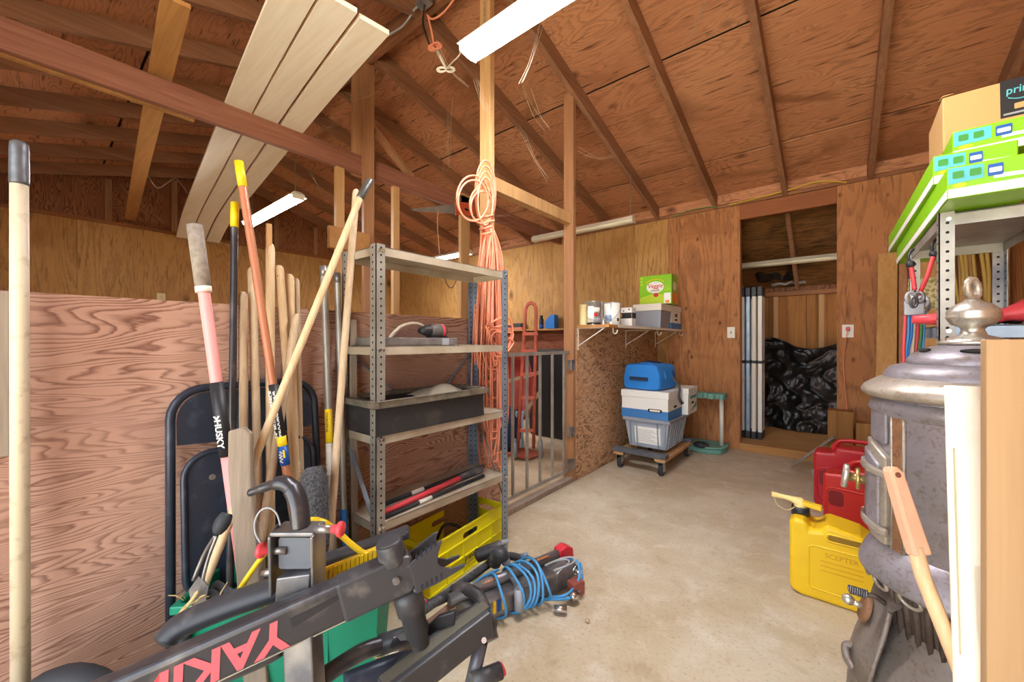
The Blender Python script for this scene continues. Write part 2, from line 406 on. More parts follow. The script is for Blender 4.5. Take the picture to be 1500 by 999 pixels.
# ledge on the stall part of the back wall
build('wall_ledge', MB().box(-4.4, XP-.04, YB-.16, YB-.001, 1.265, 1.29), M['pale_x'], wb, bevel=.003)
build('wainscot_sheet', MB().box(-4.4, XP-.04, YB-.03, YB-.002, 0, 1.264), plywood('wainscot_plywood', '8b5136', '7a452d', '4a2416', 'x', 22, 3.5, .6), wb)
# gable end
wl = setting('wall_left')
ys = [YF, -.9, .32, 1.54, 2.76, 3.98, YB]
for a, b in zip(ys[:-1], ys[1:]): build('plywood_sheet', MB().box(XL-.018, XL, a+.0015, b-.0015, 0, ZE-.01), M['yellow_ply'], wl)
build('top_plate', MB().box(XL-.02, XL+.045, YF, YB, ZE-.01, ZE+.025), wood('gable_plate', 'a0693d', '8a5730', 'y', 60), wl, bevel=.003)
zt = lambda y: ZE + .17 + SL * ((YB - y) if y > YR else (y - YF))
def gable(x0, x1, parent, m):
    yy = sorted([YF + .61 * k for k in range(10)] + [YR, YB])
    for a, b in zip(yy[:-1], yy[1:]):
        if b - a < .02: continue
        a2, b2 = a + .003, b - .003
        build('gable_sheet', MB().prism([(a2, ZE+.025), (b2, ZE+.025), (b2, zt(b2)), (a2, zt(a2))], (x0, 0, 0), (0,1,0), (0,0,1), (x1-x0, 0, 0)), m, parent)
build('outer_siding', MB().box(XL-.06, XL-.03, YF-.03, YB+.14, -.1, 3.9), M['gable_ply'], wl)  # added behind the sheets so no outside light shows through their gaps
gable(XL-.02, XL, wl, M['gable_ply'])
for y in (YF+.6, .57, 1.18, 2.4, 3.0, 3.6): build('gable_stud', MB().box(XL, XL+.03, y-.03, y+.03, ZE+.025, zt(y)-.15), M['post'], wl)
wr = setting('wall_right')
for a, b in zip(ys[:-1], ys[1:]): build('plywood_sheet', MB().box(XR, XR+.018, a+.0015, b-.0015, 0, ZE-.01), M['door_ply'], wr)
build('outer_siding', MB().box(XR+.03, XR+.06, YF-.03, YB+.14, -.1, 3.9), M['gable_ply'], wr)  # added like the gable one, blocks outside light at the sheet gaps
gable(XR, XR+.02, wr, M['door_ply'])
build('top_plate', MB().box(XR-.05, XR+.02, YF, YB-.05, ZE-.01, ZE+.025), M['rafter_y'], wr)
# front wall with the wide open doorway behind the camera
wf = setting('wall_front')
for x0, x1, z0, z1 in ((XL, -1.55, 0, ZE+.12), (.95, XR+.02, 0, ZE+.12), (-1.55, .95, 2.4, ZE+.12)):
    build('plywood_sheet', MB().box(x0, x1, YF-.03, YF, z0, z1), M['door_ply'], wf)
# roof: rafters, ridge, plywood sheets
ce = setting('ceiling')
RX = [.222 + .612 * k for k in range(-11, 2)] + [XR-.03]
for x in RX:
    build('rafter', MB().beam((x, YB+.12, ZE+.0625-.12*SL), (x, YR+.02, ZR+.0625), .04, .125), M['rafter_y'], ce)
    build('rafter', MB().beam((x, YF-.12, ZE+.0625-.12*SL), (x, YR-.02, ZR+.0625), .04, .125), M['rafter_y'], ce)
build('ridge_beam', MB().box(XL, -1.45, YR-.02, YR+.02, ZR-.02, ZR+.15), M['beam_x'], ce, bevel=.003)
build('ridge_beam', MB().box(-1.45, XR, YR-.02, YR+.02, ZR+.0, ZR+.15), M['beam_x'], ce, bevel=.003)
cosr = 1/math.sqrt(1+SL*SL)
LS = (YB - YR) / cosr
def slope_pt(x, d, side, lift):
    """d metres down the slope from the ridge, lift above the rafter tops"""
    y = YR + side * d * cosr; z = ZR + .0625 - d * cosr * SL
    return V((x, y, z)) + V((0, side * SL * cosr, cosr)) * (.0625 + lift)
for side, Lr in ((1, LS + .15), (-1, LS + .15)):
    rows = [0.0, 1.22, 2.44, Lr]
    for r, (a, b) in enumerate(zip(rows[:-1], rows[1:])):
        xs = [XR + .1] + [RX[i] for i in range(12, -1, -1) if i % 4 == (1 if r % 2 else 3)] + [XL - .1]
        for x1, x0 in zip(xs[:-1], xs[1:]):
            nrm = V((0, side * SL * cosr, cosr))
            build('roof_sheet', MB().beam(slope_pt(x0+.003, (a+b)/2, side, .007), slope_pt(x1-.003, (a+b)/2, side, .007), (b - a) - .022, .012, nrm), M['roof_ply'], ce)
    nrm = V((0, side * SL * cosr, cosr))
    build('roof_light_seal', MB().beam(slope_pt(XL-.2, Lr/2+.05, side, .03), slope_pt(XR+.2, Lr/2+.05, side, .03), Lr + .1, .02, nrm), M['hole'], ce)  # black plate added above the sheets to seal out light
# tie beam across the stall with its king post, web and studs
XT = -2.95
build('tie_beam', MB().beam((XT, YF, 2.525), (XT, YB-.02, 2.525), .04, .15), M['tie'], ce, bevel=.004)
build('king_post', MB().box(XT-.06, XT-.021, YR-.085, YR+.0, 2.45, ZR+.05), M['post'], ce, bevel=.003)
build('king_post', MB().box(XT+.021, XT+.06, YR-.04, YR+.05, .0, ZR+.02), M['post'], ce, bevel=.003)
build('web_brace', MB().beam((XT-.04, YR+.02, 2.95), (XT-.04, YR+.48, 2.61), .03, .07, (1,0,0)), M['post'], ce)
def stud(u, wpx, m='pale_post', X=XT, zt=2.45):
    a = P(u - wpx/2, 400, X=X); b = P(u + wpx/2, 400, X=X)
    build('stall_stud', MB().box(X-.02, X+.02, a.y, b.y, 0, zt), M[m], ce, bevel=.002)
stud(497, 12); stud(579, 9); stud(680, 13, zt=2.62)
a = P(482, 362, X=XT+.09); b = P(541, 318, X=XT+.09)
build('nailed_block', MB().box(XT+.061, XT+.1, a.y, b.y, a.z, a.z+.16), M['pale_x'], ce, bevel=.003)
# loose boards lying on the ties are things; the diagonal runner is nailed on
p = P(245, 60, Z=2.63); q = P(183, 328, Z=2.60)
build('runner_board', MB().beam(P(258, 0, Z=2.62), P(190, 325, Z=2.62), .1, .02), M['pale_x'], ce)
build('scab_board', MB().beam((XT-.06, YF, 2.50), (XT-.06, .62, 2.50), .03, .1), M['pale_x'], ce)
# partition between the room and the stall
wp = setting('wall_partition')
ZW = 1.246
YGA = 1.83; YGB = 2.774
for a, b in ((YF, -.02), (-.02, YGA)): build('plywood_sheet', MB().box(XP-.006, XP+.012, a+.001, b-.001, .005, ZW), M['red_ply'], wp)
for y in (-.6, .02): build('partition_stud', MB().box(XP-.095, XP-.007, y-.02, y+.02, 0, ZW-.01), M['post'], wp)
build('plywood_sheet', MB().box(XP-.012, XP+.004, YGB, YB-.02, .005, 1.225), M['osb'], wp)
build('wall_post', MB().box(XP-.095, XP-.007, 1.765, 1.805, 0, ZR+.02), M['pale_post'], wp, bevel=.003)
build('wall_post', MB().box(XP-.09, XP-.0, 2.732, 2.772, 0, 3.12), M['post'], wp, bevel=.003)
build('post_brace', MB().beam((XP-.05, 1.806, 2.10), (XP-.05, 2.731, 2.10), .06, .085), M['pale_post'], wp, bevel=.003)
build('gate_sill', MB().box(XP-.06, XP+.0, YGA+.0, 2.731, 0, .035), M['weathered'], wp, bevel=.003)
# back room behind the doorway
br = setting('wall_back_room')
sl2 = (2.55 - 1.78) / 1.55
def zroof(y): return 2.60 - sl2 * (y - YB)
build('room_roof', MB().beam((-.5, YB+.02, zroof(YB)), (-.5, 6.35, zroof(6.32)), 3.2, .02), plywood('back_roof_ply', '8c6238', '75502d', '33200f', 'x', 20, 3.4, .8, 0, '2a1c12'), br)
for x in (-1.0, -.39, .222): build('rafter', MB().beam((x, YB+.1, zroof(YB+.1)-.055), (x, 6.2, zroof(6.2)-.055), .038, .085), M['rafter_y'], br)
build('top_plate', MB().box(-2.1, 1.5, 6.12, 6.2, 1.70, 1.755), M['beam_x'], br, bevel=.003)
xs = [-2.1 + .2 * k for k in range(19)]
for x0, x1 in zip(xs[:-1], xs[1:]): build('wall_plank', MB().box(x0+.003, x1-.003, 6.2, 6.22, .05, 1.75), wood('plank_%d' % random.randint(0, 9999), random.choice(['b98144', 'a9733a', 'c18b4e']), '9a6633', 'z', 60, .65, '7d4f27', 4), br)
for x in (-.62, -.15, .3): build('batten', MB().box(x-.025, x+.025, 6.17, 6.199, .05, 1.70), M['pale_post'], br)
build('room_side', MB().box(-2.15, -2.1, YB+.14, 6.3, 0, 2.7).box(1.5, 1.55, YB+.14, 6.3, 0, 2.7), M['gable_ply'], br)
build('room_outer', MB().box(-2.15, 1.55, 6.23, 6.26, 0, 1.9), M['gable_ply'], br)
build('torn_felt', MB().grid(lambda s, t: V((-.80 + .42*s, 6.02 - .16*t*(1+.4*math.sin(7*s)+.3*math.sin(17*s)), zroof(6.02 - .16*t) - .03 - .012*math.sin(11*s+4*t))), 24, 6), M['tarp'], br, solid=.004)
build('torn_paper', MB().grid(lambda s, t: V((-.66 + .36*s, 6.10 - .05*t*(1+.5*math.sin(13*s)), zroof(6.10 - .05*t) - .045 - .006*math.sin(19*s))), 20, 4), M['print_grey'], br, solid=.003)
# wall plates and the little wires belong to things further down
# ---------------------------------------------------------------- lamps
def lamp(x0, x1, y, z, label, lit=True, chain_to=None, chain_x=None, wd=.11):
    r = thing('ceiling_lamp', label, 'lamp', ((x0+x1)/2, y, z), 'fluorescent strip lamps hung on chains')
    h = MB().box(x0, x1, y-wd*.2, y+wd*.2, z+.012, z+.045)
    h.prism([(-wd/2-.016, -.008), (wd/2+.016, -.008), (wd*.3, .03), (-wd*.3, .03)][::1], (x0, y, z+.012), (0,1,0), (0,0,1), (x1-x0, 0, 0))
    for xe in (x0-.004, x1-.004): h.box(xe, xe+.008, y-wd*.46, y+wd*.46, z-.02, z+.03)
    build('housing', h, M['fixture'], r, bevel=.002)
    L = MB().lathe([(0, 0), (wd*.5, 0), (wd*.5, x1-x0-.01), (0, x1-x0-.01)], (x0+.005, y, z), 20, 0, 2*math.pi, (0,1,0), (0,0,.5), (1,0,0))
    build('lens', L, M['lens'] if lit else M['lens_off'], r)
    for xc in (chain_x or (x0+.1, x1-.1)):
        top = chain_to or z + .6
        b = MB(); n = int((top - z - .045) / .028)
        for i in range(n):
            c = V((xc, y, z + .06 + i*.028)); a = V((1,0,0)) if i % 2 else V((0,1,0))
            b.tube([c + a*.006*math.cos(t) + V((0,0,.017*math.sin(t))) for t in [2*math.pi*k/8 for k in range(8)]], .0018, 4, True)
        build('chain', b, M['chain'], r)
    return r
pz = P(692, 83, Z=2.52)
lamp(pz.x, pz.x + 1.22, pz.y - .03, 2.52, 'large lit fluorescent strip lamp hanging nearest, in front of the pale post', True, 3.2, (pz.x+.11, pz.x+1.1), .12)
pz = P(437, 285, Z=2.35)
lamp(pz.x-1.2, pz.x, pz.y, 2.33, 'lit strip lamp below the white boards, over the tool handles', True, 3.25, (pz.x-.06, pz.x-1.1))
pz = P(688, 370, Z=2.28)
lamp(pz.x-1.2, pz.x, pz.y, 2.28, 'lit strip lamp mostly hidden behind the metal shelf unit top', True, 2.8)
a = P(782, 352, Y=3.67); b = P(928, 323, Y=3.67)
lamp(a.x, b.x, 3.67, (a.z+b.z)/2, 'unlit cream strip lamp hanging before the plywood back wall', False, 2.78, (b.x-.03, a.x+.1), .09)
lamp(-1.0, .3, 5.5, 2.02, 'unlit pale strip lamp seen through the doorway', False, 2.12, None, .1)
# white boards resting on the ties
d = V((-1.0, .115, 0)).normalized(); sd = V((d.y, -d.x, 0)) * -1
for k in range(3):
    off = [.35, .195, .035][k]
    near = P(570, 40, Z=2.60) ; near.z = 0
    L0 = [-.3, -.02, .0][k]
    def f(s, t, off=off, L0=L0):
        L = L0 + s * (5.0 - L0)
        z = 2.605 - .03 * max(0, (1.2 - L)/1.2)**2 - .12 * max(0, (L - 3.7)/1.3)**2
        q = near + d * L - sd * (0) + V((d.y, -d.x, 0)) * -(off - .035 + .142 * t)
        return V((q.x, q.y, z))
    mb = MB().grid(f, 26, 1, False)
    single('white_board', mb, M['white_board'], ['long white painted board over the tie beam, beside the strip lamp side edge', 'long white painted board lying between two like it on the tie beam', 'long white painted board on the tie beam, nearest the diagonal bare board'][k], 'board', 'white boards lying across the tie beams', solid=.022)
# electric junction under the ridge
q = P(622, 8, Y=1.62)
r = thing('junction_box', 'grey junction box with black and orange cords hanging under the ridge', 'electrics', q)
build('box', MB().box(q.x-.05, q.x+.05, q.y-.03, q.y+.03, q.z-.0, q.z+.09), M['dark_steel'], r, bevel=.004)
build('conduit', MB().tube(bez([P(560, 56, Y=1.64), P(590, 38, Y=1.64), P(607, 14, Y=1.63), q + V((-.03,0,.02))], 6), .007), M['print_grey'], r)
build('cord', MB().tube(bez([q+V((0,0,.02)), P(620, 35, Y=1.6), P(628, 62, Y=1.6), P(633, 75, Y=1.6)], 6), .006), M['black'], r, label='black cord')
build('cord', MB().tube(bez([P(668, -5, Y=1.6), P(650, 18, Y=1.6), P(634, 28, Y=1.6), P(626, 22, Y=1.6)], 6), .006).tube(bez([P(627, 24, Y=1.6), P(632, 45, Y=1.6), P(636, 68, Y=1.6)], 6), .006), M['orange_cord'], r, label='orange cord')
kn = MB()
for i in range(4): kn.tube([P(637 + (i-1.5)*2, 70, Y=1.6) + V((.0, 0, 0)) + V((CS*.028*math.cos(t), SN*.028*math.cos(t), .02*math.sin(t) + .004*i)) for t in [2*math.pi*k/12 for k in range(12)]], .006, 6, True)
build('cord_knot', kn, M['orange_cord'], r)
build('plug', MB().cyl(P(641, 76, Y=1.6), P(652, 97, Y=1.6), .013, .008), M['white_plastic'], r)
wc = P(653, 102, Y=1.55)
bw = MB()
for s in (-1, 1):
    for k in range(3): bw.tube([wc + (V((CS, SN, 0))*(s*(.028+.004*k)*(1-math.cos(t))) + V((0,0,1))*((.012+.005*k)*math.sin(t)))*.75 for t in [2*math.pi*i/14 for i in range(14)]], .0035, 5, True)
bw.tube(bez([wc, P(662, 92, Y=1.5), P(672, 82, Y=1.4), P(676, 72, Y=1.36)], 6), .004)
single('white_lead', bw, M['white_plastic'], 'white lamp cord tied in a bow beside the big lit lamp', 'cord')
# ---------------------------------------------------------------- steel shelf unit in front of the red plywood
def angle_post(x, y, z0, z1, sx, sy, wd=.04, t=.003):
    """L section with its corner at x, y; flanges run towards sx and sy"""
    b = MB(); b.box(min(x, x+sx*wd), max(x, x+sx*wd), min(y, y+sy*t), max(y, y+sy*t), z0, z1)
    b.box(min(x, x+sx*t), max(x, x+sx*t), min(y, y+sy*wd), max(y, y+sy*wd), z0, z1); return b
def post_holes(x, y, z0, z1, sx, sy, wd=.04, step=.0278):
    b = MB(); z = z0 + .03
    while z < z1 - .01:
        b.cyl((x - sx*.0006, y + sy*wd*.55, z), (x + sx*.0036, y + sy*wd*.55, z), .0042, None, 8)
        b.cyl((x + sx*wd*.55, y - sy*.0006, z), (x + sx*wd*.55, y + sy*.0036, z), .0042, None, 8)
        z += step
    return b
def shelf_tray(x0, x1, y0, y1, z, lip=.034):
    b = MB(); b.box(x0, x1, y0, y1, z-.003, z)
    for a in ((x0, x0+.003, y0, y1), (x1-.003, x1, y0, y1), (x0, x1, y0, y0+.003), (x0, x1, y1-.003, y1)): b.box(*a, z-lip, z-.0005)
    return b
X0, X1, Y0, Y1 = -1.597, -1.34, .82, 1.59
su = thing('shelf_unit', 'grey galvanised steel shelf unit of four shelves against the red plywood', 'shelving', ((X0+X1)/2, (Y0+Y1)/2, 0))
for x, y, sx, sy, m in ((X1, Y0, -1, 1, 'steel'), (X1, Y1, -1, -1, 'steel_blue'), (X0, Y0, 1, 1, 'steel'), (X0, Y1, 1, -1, 'steel_blue')):
    po = build('post', angle_post(x, y, 0, 1.49, sx, sy), M[m], su)
    hs = build('holes', post_holes(x, y, 0, 1.49, sx, sy), M['hole'], po); hs['kind'] = 'stuff'
SZ = [1.482, 1.10, .758, .424]
for z in SZ:
    sh = build('shelf', shelf_tray(X0+.004, X1-.004, Y0+.004, Y1-.004, z), M['steel_dusty'], su)
    for y in (Y0+.014, Y0+.03, Y1-.014): build('bolt', MB().cyl((X1-.001, y, z-.016), (X1+.004, y, z-.016), .006, None, 8), M['chrome'], sh)
for a, b in (((X0+.01, Y0+.03, 1.06), (X0+.01, Y0+.36, .80)), ((X0+.01, Y1-.03, 1.06), (X0+.01, Y1-.40, .70)), ((X0+.03, Y0+.006, .72), (X1-.03, Y0+.006, .44))):
    build('brace', MB().beam(a, b, .003, .018, (1,0,0) if abs(a[0]-b[0]) < .01 else (0,1,0)), M['steel_blue'], su)
build('brace', MB().tube([(X0+.03, Y1-.006, .74), (X1-.03, Y1-.006, .30)], .004, 6), M['dark_steel'], su)
# on the second shelf: grey board, cordless tool, white hose arch
z = SZ[1]
gp = thing('grey_slab', 'dark grey slab lying flat on the second shelf', 'board', (-1.47, 1.07, z))
build('slab', MB().box(-1.56, -1.41, .86, 1.30, z, z+.035), plain('weathered_grey_slab', '77706a', .7, 0, .15, 20, '5a5552', .2), gp, bevel=.005)
build('edge_plate', MB().box(-1.411, -1.405, 1.20, 1.24, z+.002, z+.033), M['print_grey'], gp, label='pale square at its edge')
c = P(640, 490, X=-1.47)
tl = thing('power_tool', 'grey and black power tool lying on the slab of second shelf', 'tool', (c.x, c.y, z+.036))
build('body', MB().lathe([(.0, -.045), (.024, -.045), (.03, -.03), (.03, .03), (.026, .045), (0, .045)], (c.x, c.y, z+.068), 18, 0, 2*math.pi, (1,0,0), (0,0,1), (0,1,0)), plain('tool_grey', '5d5a58', .5, .2, .1), tl)
build('nose', MB().lathe([(0, -.1), (.014, -.1), (.024, -.07), (.027, -.046)], (c.x, c.y, z+.068), 16, 0, 2*math.pi, (1,0,0), (0,0,1), (0,1,0)), M['black'], tl)
build('trim_band', MB().lathe([(.0305, .018), (.0315, .02), (.0315, .03), (.0305, .032)], (c.x, c.y, z+.068), 18, 0, 2*math.pi, (1,0,0), (0,0,1), (0,1,0)), M['red'], tl)
build('foot', MB().box(c.x-.02, c.x+.02, c.y-.05, c.y+.05, z+.036, z+.042), M['black'], tl)
hs = bez([P(570, 503, X=-1.45), P(573, 492, X=-1.46), P(590, 477, X=-1.48), P(612, 474, X=-1.49), P(628, 486, X=-1.50), P(633, 499, X=-1.50)], 8)
single('white_hose', MB().tube(hs, .0075, 8), plain('white_ribbed_hose', 'd9cdb8', .6, 0, .08, 90, 'b9aa92', .3), 'white ribbed hose arching over the grey slab on second shelf', 'hose')
# third shelf: black tray with a rag
z = SZ[2]
tr = thing('black_tray', 'black plastic tub with a wide rim on the third shelf', 'tub', (-1.45, 1.13, z))
ty0, ty1, tx0, tx1 = .80, 1.42, -1.585, -1.315
wl_ = MB().frust(tx0+.02, tx1-.02, ty0+.02, ty1-.02, z, z+.115, .012)
inner = MB().frust(tx0+.024, tx1-.024, ty0+.024, ty1-.024, z+.004, z+.118, .012)
tub = MB()
for (xa, xb, ya, yb) in ((tx0+.02, tx0+.025, ty0+.02, ty1-.02), (tx1-.025, tx1-.02, ty0+.02, ty1-.02), (tx0+.02, tx1-.02, ty0+.02, ty0+.025), (tx0+.02, tx1-.02, ty1-.025, ty1-.02)): tub.box(xa, xb, ya, yb, z, z+.12)
tub.box(tx0+.021, tx1-.021, ty0+.021, ty1-.021, z, z+.005)
build('tub_body', tub, plain('tub_black', '2f2f31', .5, 0, .2, 12, '5c5850', 0, .6, .95), tr, bevel=.002)
rm = MB()
for (xa, xb, ya, yb) in ((tx0, tx0+.024, ty0, ty1), (tx1-.024, tx1, ty0, ty1), (tx0, tx1, ty0, ty0+.024), (tx0, tx1, ty1-.024, ty1)): rm.box(xa, xb, ya, yb, z+.108, z+.135)
build('rim', rm, plain('dusty_rim', '565149', .6, 0, .2, 25, '7d7364'), tr, bevel=.004)
def rag(s, t): return V((tx0+.05 + .17*s, 1.10 + .26*t, z + .112 + .04*math.sin(3.1*s)*math.sin(3.1*t) + .007*math.sin(9*s+4*t) + .005*math.sin(8*t-3*s)))
single('grey_rag', MB().grid(rag, 16, 18), M['cloth_grey'], 'dusty grey cloth bundled in the black tub', 'cloth', solid=.004)
# fourth shelf: loppers and black rods
z = SZ[3]
lp = thing('lopper', 'tool with salmon red tube handles lying on the bottom shelf', 'tool', (-1.42, 1.15, z))
build('tube_handle', MB().cyl((-1.385, .86, z+.014), (-1.44, 1.34, z+.018), .0135), M['red'], lp, label='salmon red tube handle')
build('dark_end', MB().tube([(-1.44, 1.34, z+.018), (-1.452, 1.44, z+.018), (-1.47, 1.54, z+.022)], [.016, .02, .012]), M['black_dirty'], lp)
build('clamp', MB().box(-1.462, -1.43, 1.44, 1.50, z+.01, z+.04), M['dark_steel'], lp, bevel=.003)
for x, y0_, y1_, nm in ((-1.47, .90, 1.50, 'thin black rod with a pale label lying behind the red handle'), (-1.362, .86, 1.46, 'black rod with a pale label lying at the bottom shelf edge')):
    rd = thing('black_rod', nm, 'rod', (x, 1.2, z))
    build('shaft', MB().cyl((x, y0_, z+.01), (x-.03, y1_, z+.01), .009), M['black'], rd)
    build('label_sleeve', MB().cyl((x-.009, y0_+.18, z+.01), (x-.0125, y0_+.25, z+.01), .0096), M['label_white'], rd, label='pale label')
# yellow crate beneath the unit
A = P(629, 877, Z=0); B = P(737, 797, Z=0); A.z = B.z = 0
ex = (B - A).normalized(); ey = V((-ex.y, ex.x, 0)); L = (B-A).length; Wd = .215; H = .225
cr = thing('yellow_crate', 'lemon yellow plastic crate with handle holes under the shelf unit', 'crate', A + ex*L/2 + ey*Wd/2)
Mx = Matrix(((ex.x, ey.x, 0, A.x), (ex.y, ey.y, 0, A.y), (0, 0, 1, 0), (0, 0, 0, 1)))
def side(x0, x1, hole):
    """panel in local x-z at y = 0 with a stadium hole"""
    hx, hz, hw, hh = (x0+x1)/2, H-.05, .055 if hole else 0, .014
    return hx, hz, hw, hh
def crate_side(o, e1, e2, n, length, hole):
    mb = MB(Mx); hx = length/2; hz = H - .047; hw, hh = .042, .014; t = .004
    o, e1, n = V(o), V(e1), V(n); up = V((0,0,1)); q = n * t
    for (a, b, c_, d_) in ((0, hx-hw-hh, 0, H), (hx+hw+hh, length, 0, H), (hx-hw-hh, hx+hw+hh, 0, hz-hh), (hx-hw-hh, hx+hw+hh, hz+hh, H)):
        mb.prism([(a, c_), (b, c_), (b, d_), (a, d_)], o, e1, up, q)
    for sg in (-1, 1):
        pts = [(hx+sg*(hw+hh), hz+hh), (hx+sg*hw, hz+hh)] + [(hx+sg*(hw+hh*math.sin(t_)), hz+hh*math.cos(t_)) for t_ in [math.pi*k/8 for k in range(1, 8)]] + [(hx+sg*hw, hz-hh), (hx+sg*(hw+hh), hz-hh)]
        mb.prism(pts, o, e1, up, q)
    return mb
for (o, e1, n, ln) in (((0,0,.0), (1,0,0), (0,1,0), L), ((0,Wd-.004,0), (1,0,0), (0,1,0), L)): build('side', crate_side(o, e1, 0, n, ln, True), M['crate'], cr)
for (o, e1, n, ln) in (((0,.004,0), (0,1,0), (1,0,0), Wd-.008), ((L-.004,.004,0), (0,1,0), (1,0,0), Wd-.008)): build('side', crate_side(o, e1, 0, n, ln, True), M['crate'], cr)
build('bottom', MB(Mx).box(.004, L-.004, .004, Wd-.004, .004, .01), M['crate'], cr)
for z_ in (.004, .08, .155, H-.006):
    build('rib', MB(Mx).box(-.008, L, -.008, 0, z_, z_+.006), M['crate'], cr); build('end_rib', MB(Mx).box(-.008, 0, 0, Wd, z_, z_+.006), M['crate'], cr)
for k in range(6): build('upright_rib', MB(Mx).box(L*k/5-.003, L*k/5+.003, -.0075, 0, .004, H if k in (0, 5) else H-.07), M['crate'], cr)
build('end_post', MB(Mx).box(-.0075, 0, Wd-.01, Wd-.004, .004, H), M['crate'], cr)
sw = [(.0, .0)] 
lo = V((L*.50, -.0095, .062)); up = V((0,0,1))
lg = Mx @ lo
sw = MB(); pts = [Mx @ (lo + V((x, 0, y))) for x, y in ((-.028, .012), (-.042, .012), (-.05, -.004), (-.042, -.02), (-.02, -.018), (.02, -.014), (.05, -.006))]
sw.tube(bez(pts, 6), [.0012 + .0016*math.sin(math.pi*min(1, i/20)) for i in range(37)], 6, False, .5)
build('logo', sw, M['print_black'], cr)
text('logo_lettering', 'RINUM', Mx @ (lo + V((.008, 0, .004))), ex, up, .026, M['print_black'], cr, .25, .02, fit=.072)
hk = MB().tube(bez([P(640, 790, dep=1.95), P(650, 770, dep=1.95), P(666, 769, dep=1.95), P(676, 775, dep=1.9)], 5), .008)
single('bent_rod', hk, M['black'], 'black bent rod sticking up inside the yellow crate', 'rod')
# ---------------------------------------------------------------- wall shelf with brackets and its load
ZS = 1.247; XS = -1.34
sh = thing('wall_shelf', 'long pale board shelf on white brackets above the wavy plywood', 'shelf', (-1.48, 3.7, ZS-.02))
build('board', MB().box(XP+.004, XS, 2.785, 4.635, ZS-.022, ZS), M['pale_x'], sh, bevel=.002)
build('white_edge', MB().box(XS-.06, XS+.002, 2.95, 4.636, ZS-.02, ZS+.0015), M['white'], sh, label='white painted front strip')
for y in (2.80, 3.73, 4.55):
    b = MB(); b.box(XP+.004, XP+.008, y-.009, y+.009, ZS-.20, ZS-.023).box(XP+.004, XS-.03, y-.009, y+.009, ZS-.027, ZS-.0225)
    b.beam((XP+.008, y, ZS-.165), (XS-.05, y, ZS-.03), .007, .011, (0,1,0))
    build('bracket', b, M['white'], sh)
for y in (2.92, 3.92, 4.62):
    pts = [(XS-.03, y, ZS-.022), (XS-.03, y, ZS-.05)] + arc((XS-.012, y, ZS-.05), (1,0,0), (0,0,1), .018, math.pi, 2*math.pi, 8) + [(XS+.006, y, ZS-.04)]
    build('hook', MB().tube(pts, .0045, 6), M['white'], sh)
def can(x, y, r, h, label, parts, mat='stack_grey', name='paint_can'):
    t = thing(name, label, 'can', (x, y, ZS))
    build('body', MB().lathe([(0, 0), (r, 0), (r, .004), (r-.002, .006), (r-.002, h-.006), (r+.001, h-.004), (r, h), (r-.008, h), (r-.01, h-.005), (0, h-.005)], (x, y, ZS), 28), M[mat], t)
    for (a0, a1, z0, z1, m) in parts:
        a0, a1 = math.radians(a0), math.radians(a1)
        build('label', MB().lathe([(r-.0012, z0), (r-.0008, z0), (r-.0008, z1), (r-.0012, z1)], (x, y, ZS), 14, a0, a1), M[m], t)
    return t
# angle facing the camera from a can at (-1.5, 2.9) is about 297 degrees
can(-1.575, 2.775+.04, .032, .165, 'narrow cream container at the near end of the shelf', [], 'ivory', 'container')
c1 = can(-1.525, 2.885, .074, .19, 'silver paint can standing first on the wall shelf', [(262, 300, .02, .15, 'print_white'), (300, 345, .022, .06, 'print_grey'), (302, 325, .07, .095, 'print_red'), (240, 350, .002, .02, 'print_black'), (300, 340, .1, .14, 'carton_white')])
build('bail_handle', MB().tube([V((-1.525, 2.885, ZS)) + V((.0755*math.cos(a), .0755*math.sin(a), .155 - .11*math.sin((a-math.radians(200))/math.radians(170)*math.pi))) for a in [math.radians(200+170*k/24) for k in range(25)]], .0015, 5), M['chrome'], c1)
c2 = can(-1.45, 3.06, .077, .19, 'white labelled paint can with a blue square, second on shelf', [(245, 290, .02, .18, 'print_white'), (295, 360, .005, .185, 'print_white'), (255, 296, .03, .085, 'carton_blue'), (240, 360, .002, .015, 'print_orange'), (330, 348, .035, .06, 'print_black')])
build('bail_handle', MB().tube([V((-1.45, 3.06, ZS)) + V((.0785*math.cos(a), .0785*math.sin(a), .16 - .11*math.sin((a-math.radians(200))/math.radians(170)*math.pi))) for a in [math.radians(200+170*k/24) for k in range(25)]], .0015, 5), M['chrome'], c2)
t = thing('white_carton', 'small white carton with a dark band beside the paint cans', 'box', (-1.43, 3.34, ZS))
build('body', MB().box(-1.50, -1.37, 3.29, 3.38, ZS, ZS+.165), M['carton_white'], t, bevel=.003)
build('dark_band', MB().box(-1.498, -1.372, 3.2885, 3.29, ZS+.07, ZS+.12).box(-1.37, -1.3695, 3.292, 3.378, ZS+.07, ZS+.12), M['print_black'], t)
build('print_patch', MB().box(-1.495, -1.46, 3.2878, 3.2885, ZS+.08, ZS+.11), M['print_orange'], t)
build('speckle', MB().box(-1.48, -1.468, 3.2878, 3.29, ZS+.145, ZS+.152).box(-1.45, -1.44, 3.2878, 3.29, ZS+.13, ZS+.14).box(-1.40, -1.39, 3.2878, 3.29, ZS+.14, ZS+.155), M['print_black'], t)
def hollow(x0, x1, y0, y1, z0, z1, ins, th=.003):
    """tapered open bin as one shell"""
    def ring(z, k): return [(x0+k, y0+k, z), (x1-k, y0+k, z), (x1-k, y1-k, z), (x0+k, y1-k, z)]
    v = ring(z0, ins) + ring(z1, 0) + ring(z1, th) + ring(z0+th, ins+th)
    f = [(0,3,2,1)]
    for a, b in ((0, 4), (4, 8), (8, 12)):
        for k in range(4): f.append((a+k, a+(k+1)%4, b+(k+1)%4, b+k))
    f.append((12,13,14,15)); return MB().add(v, f)
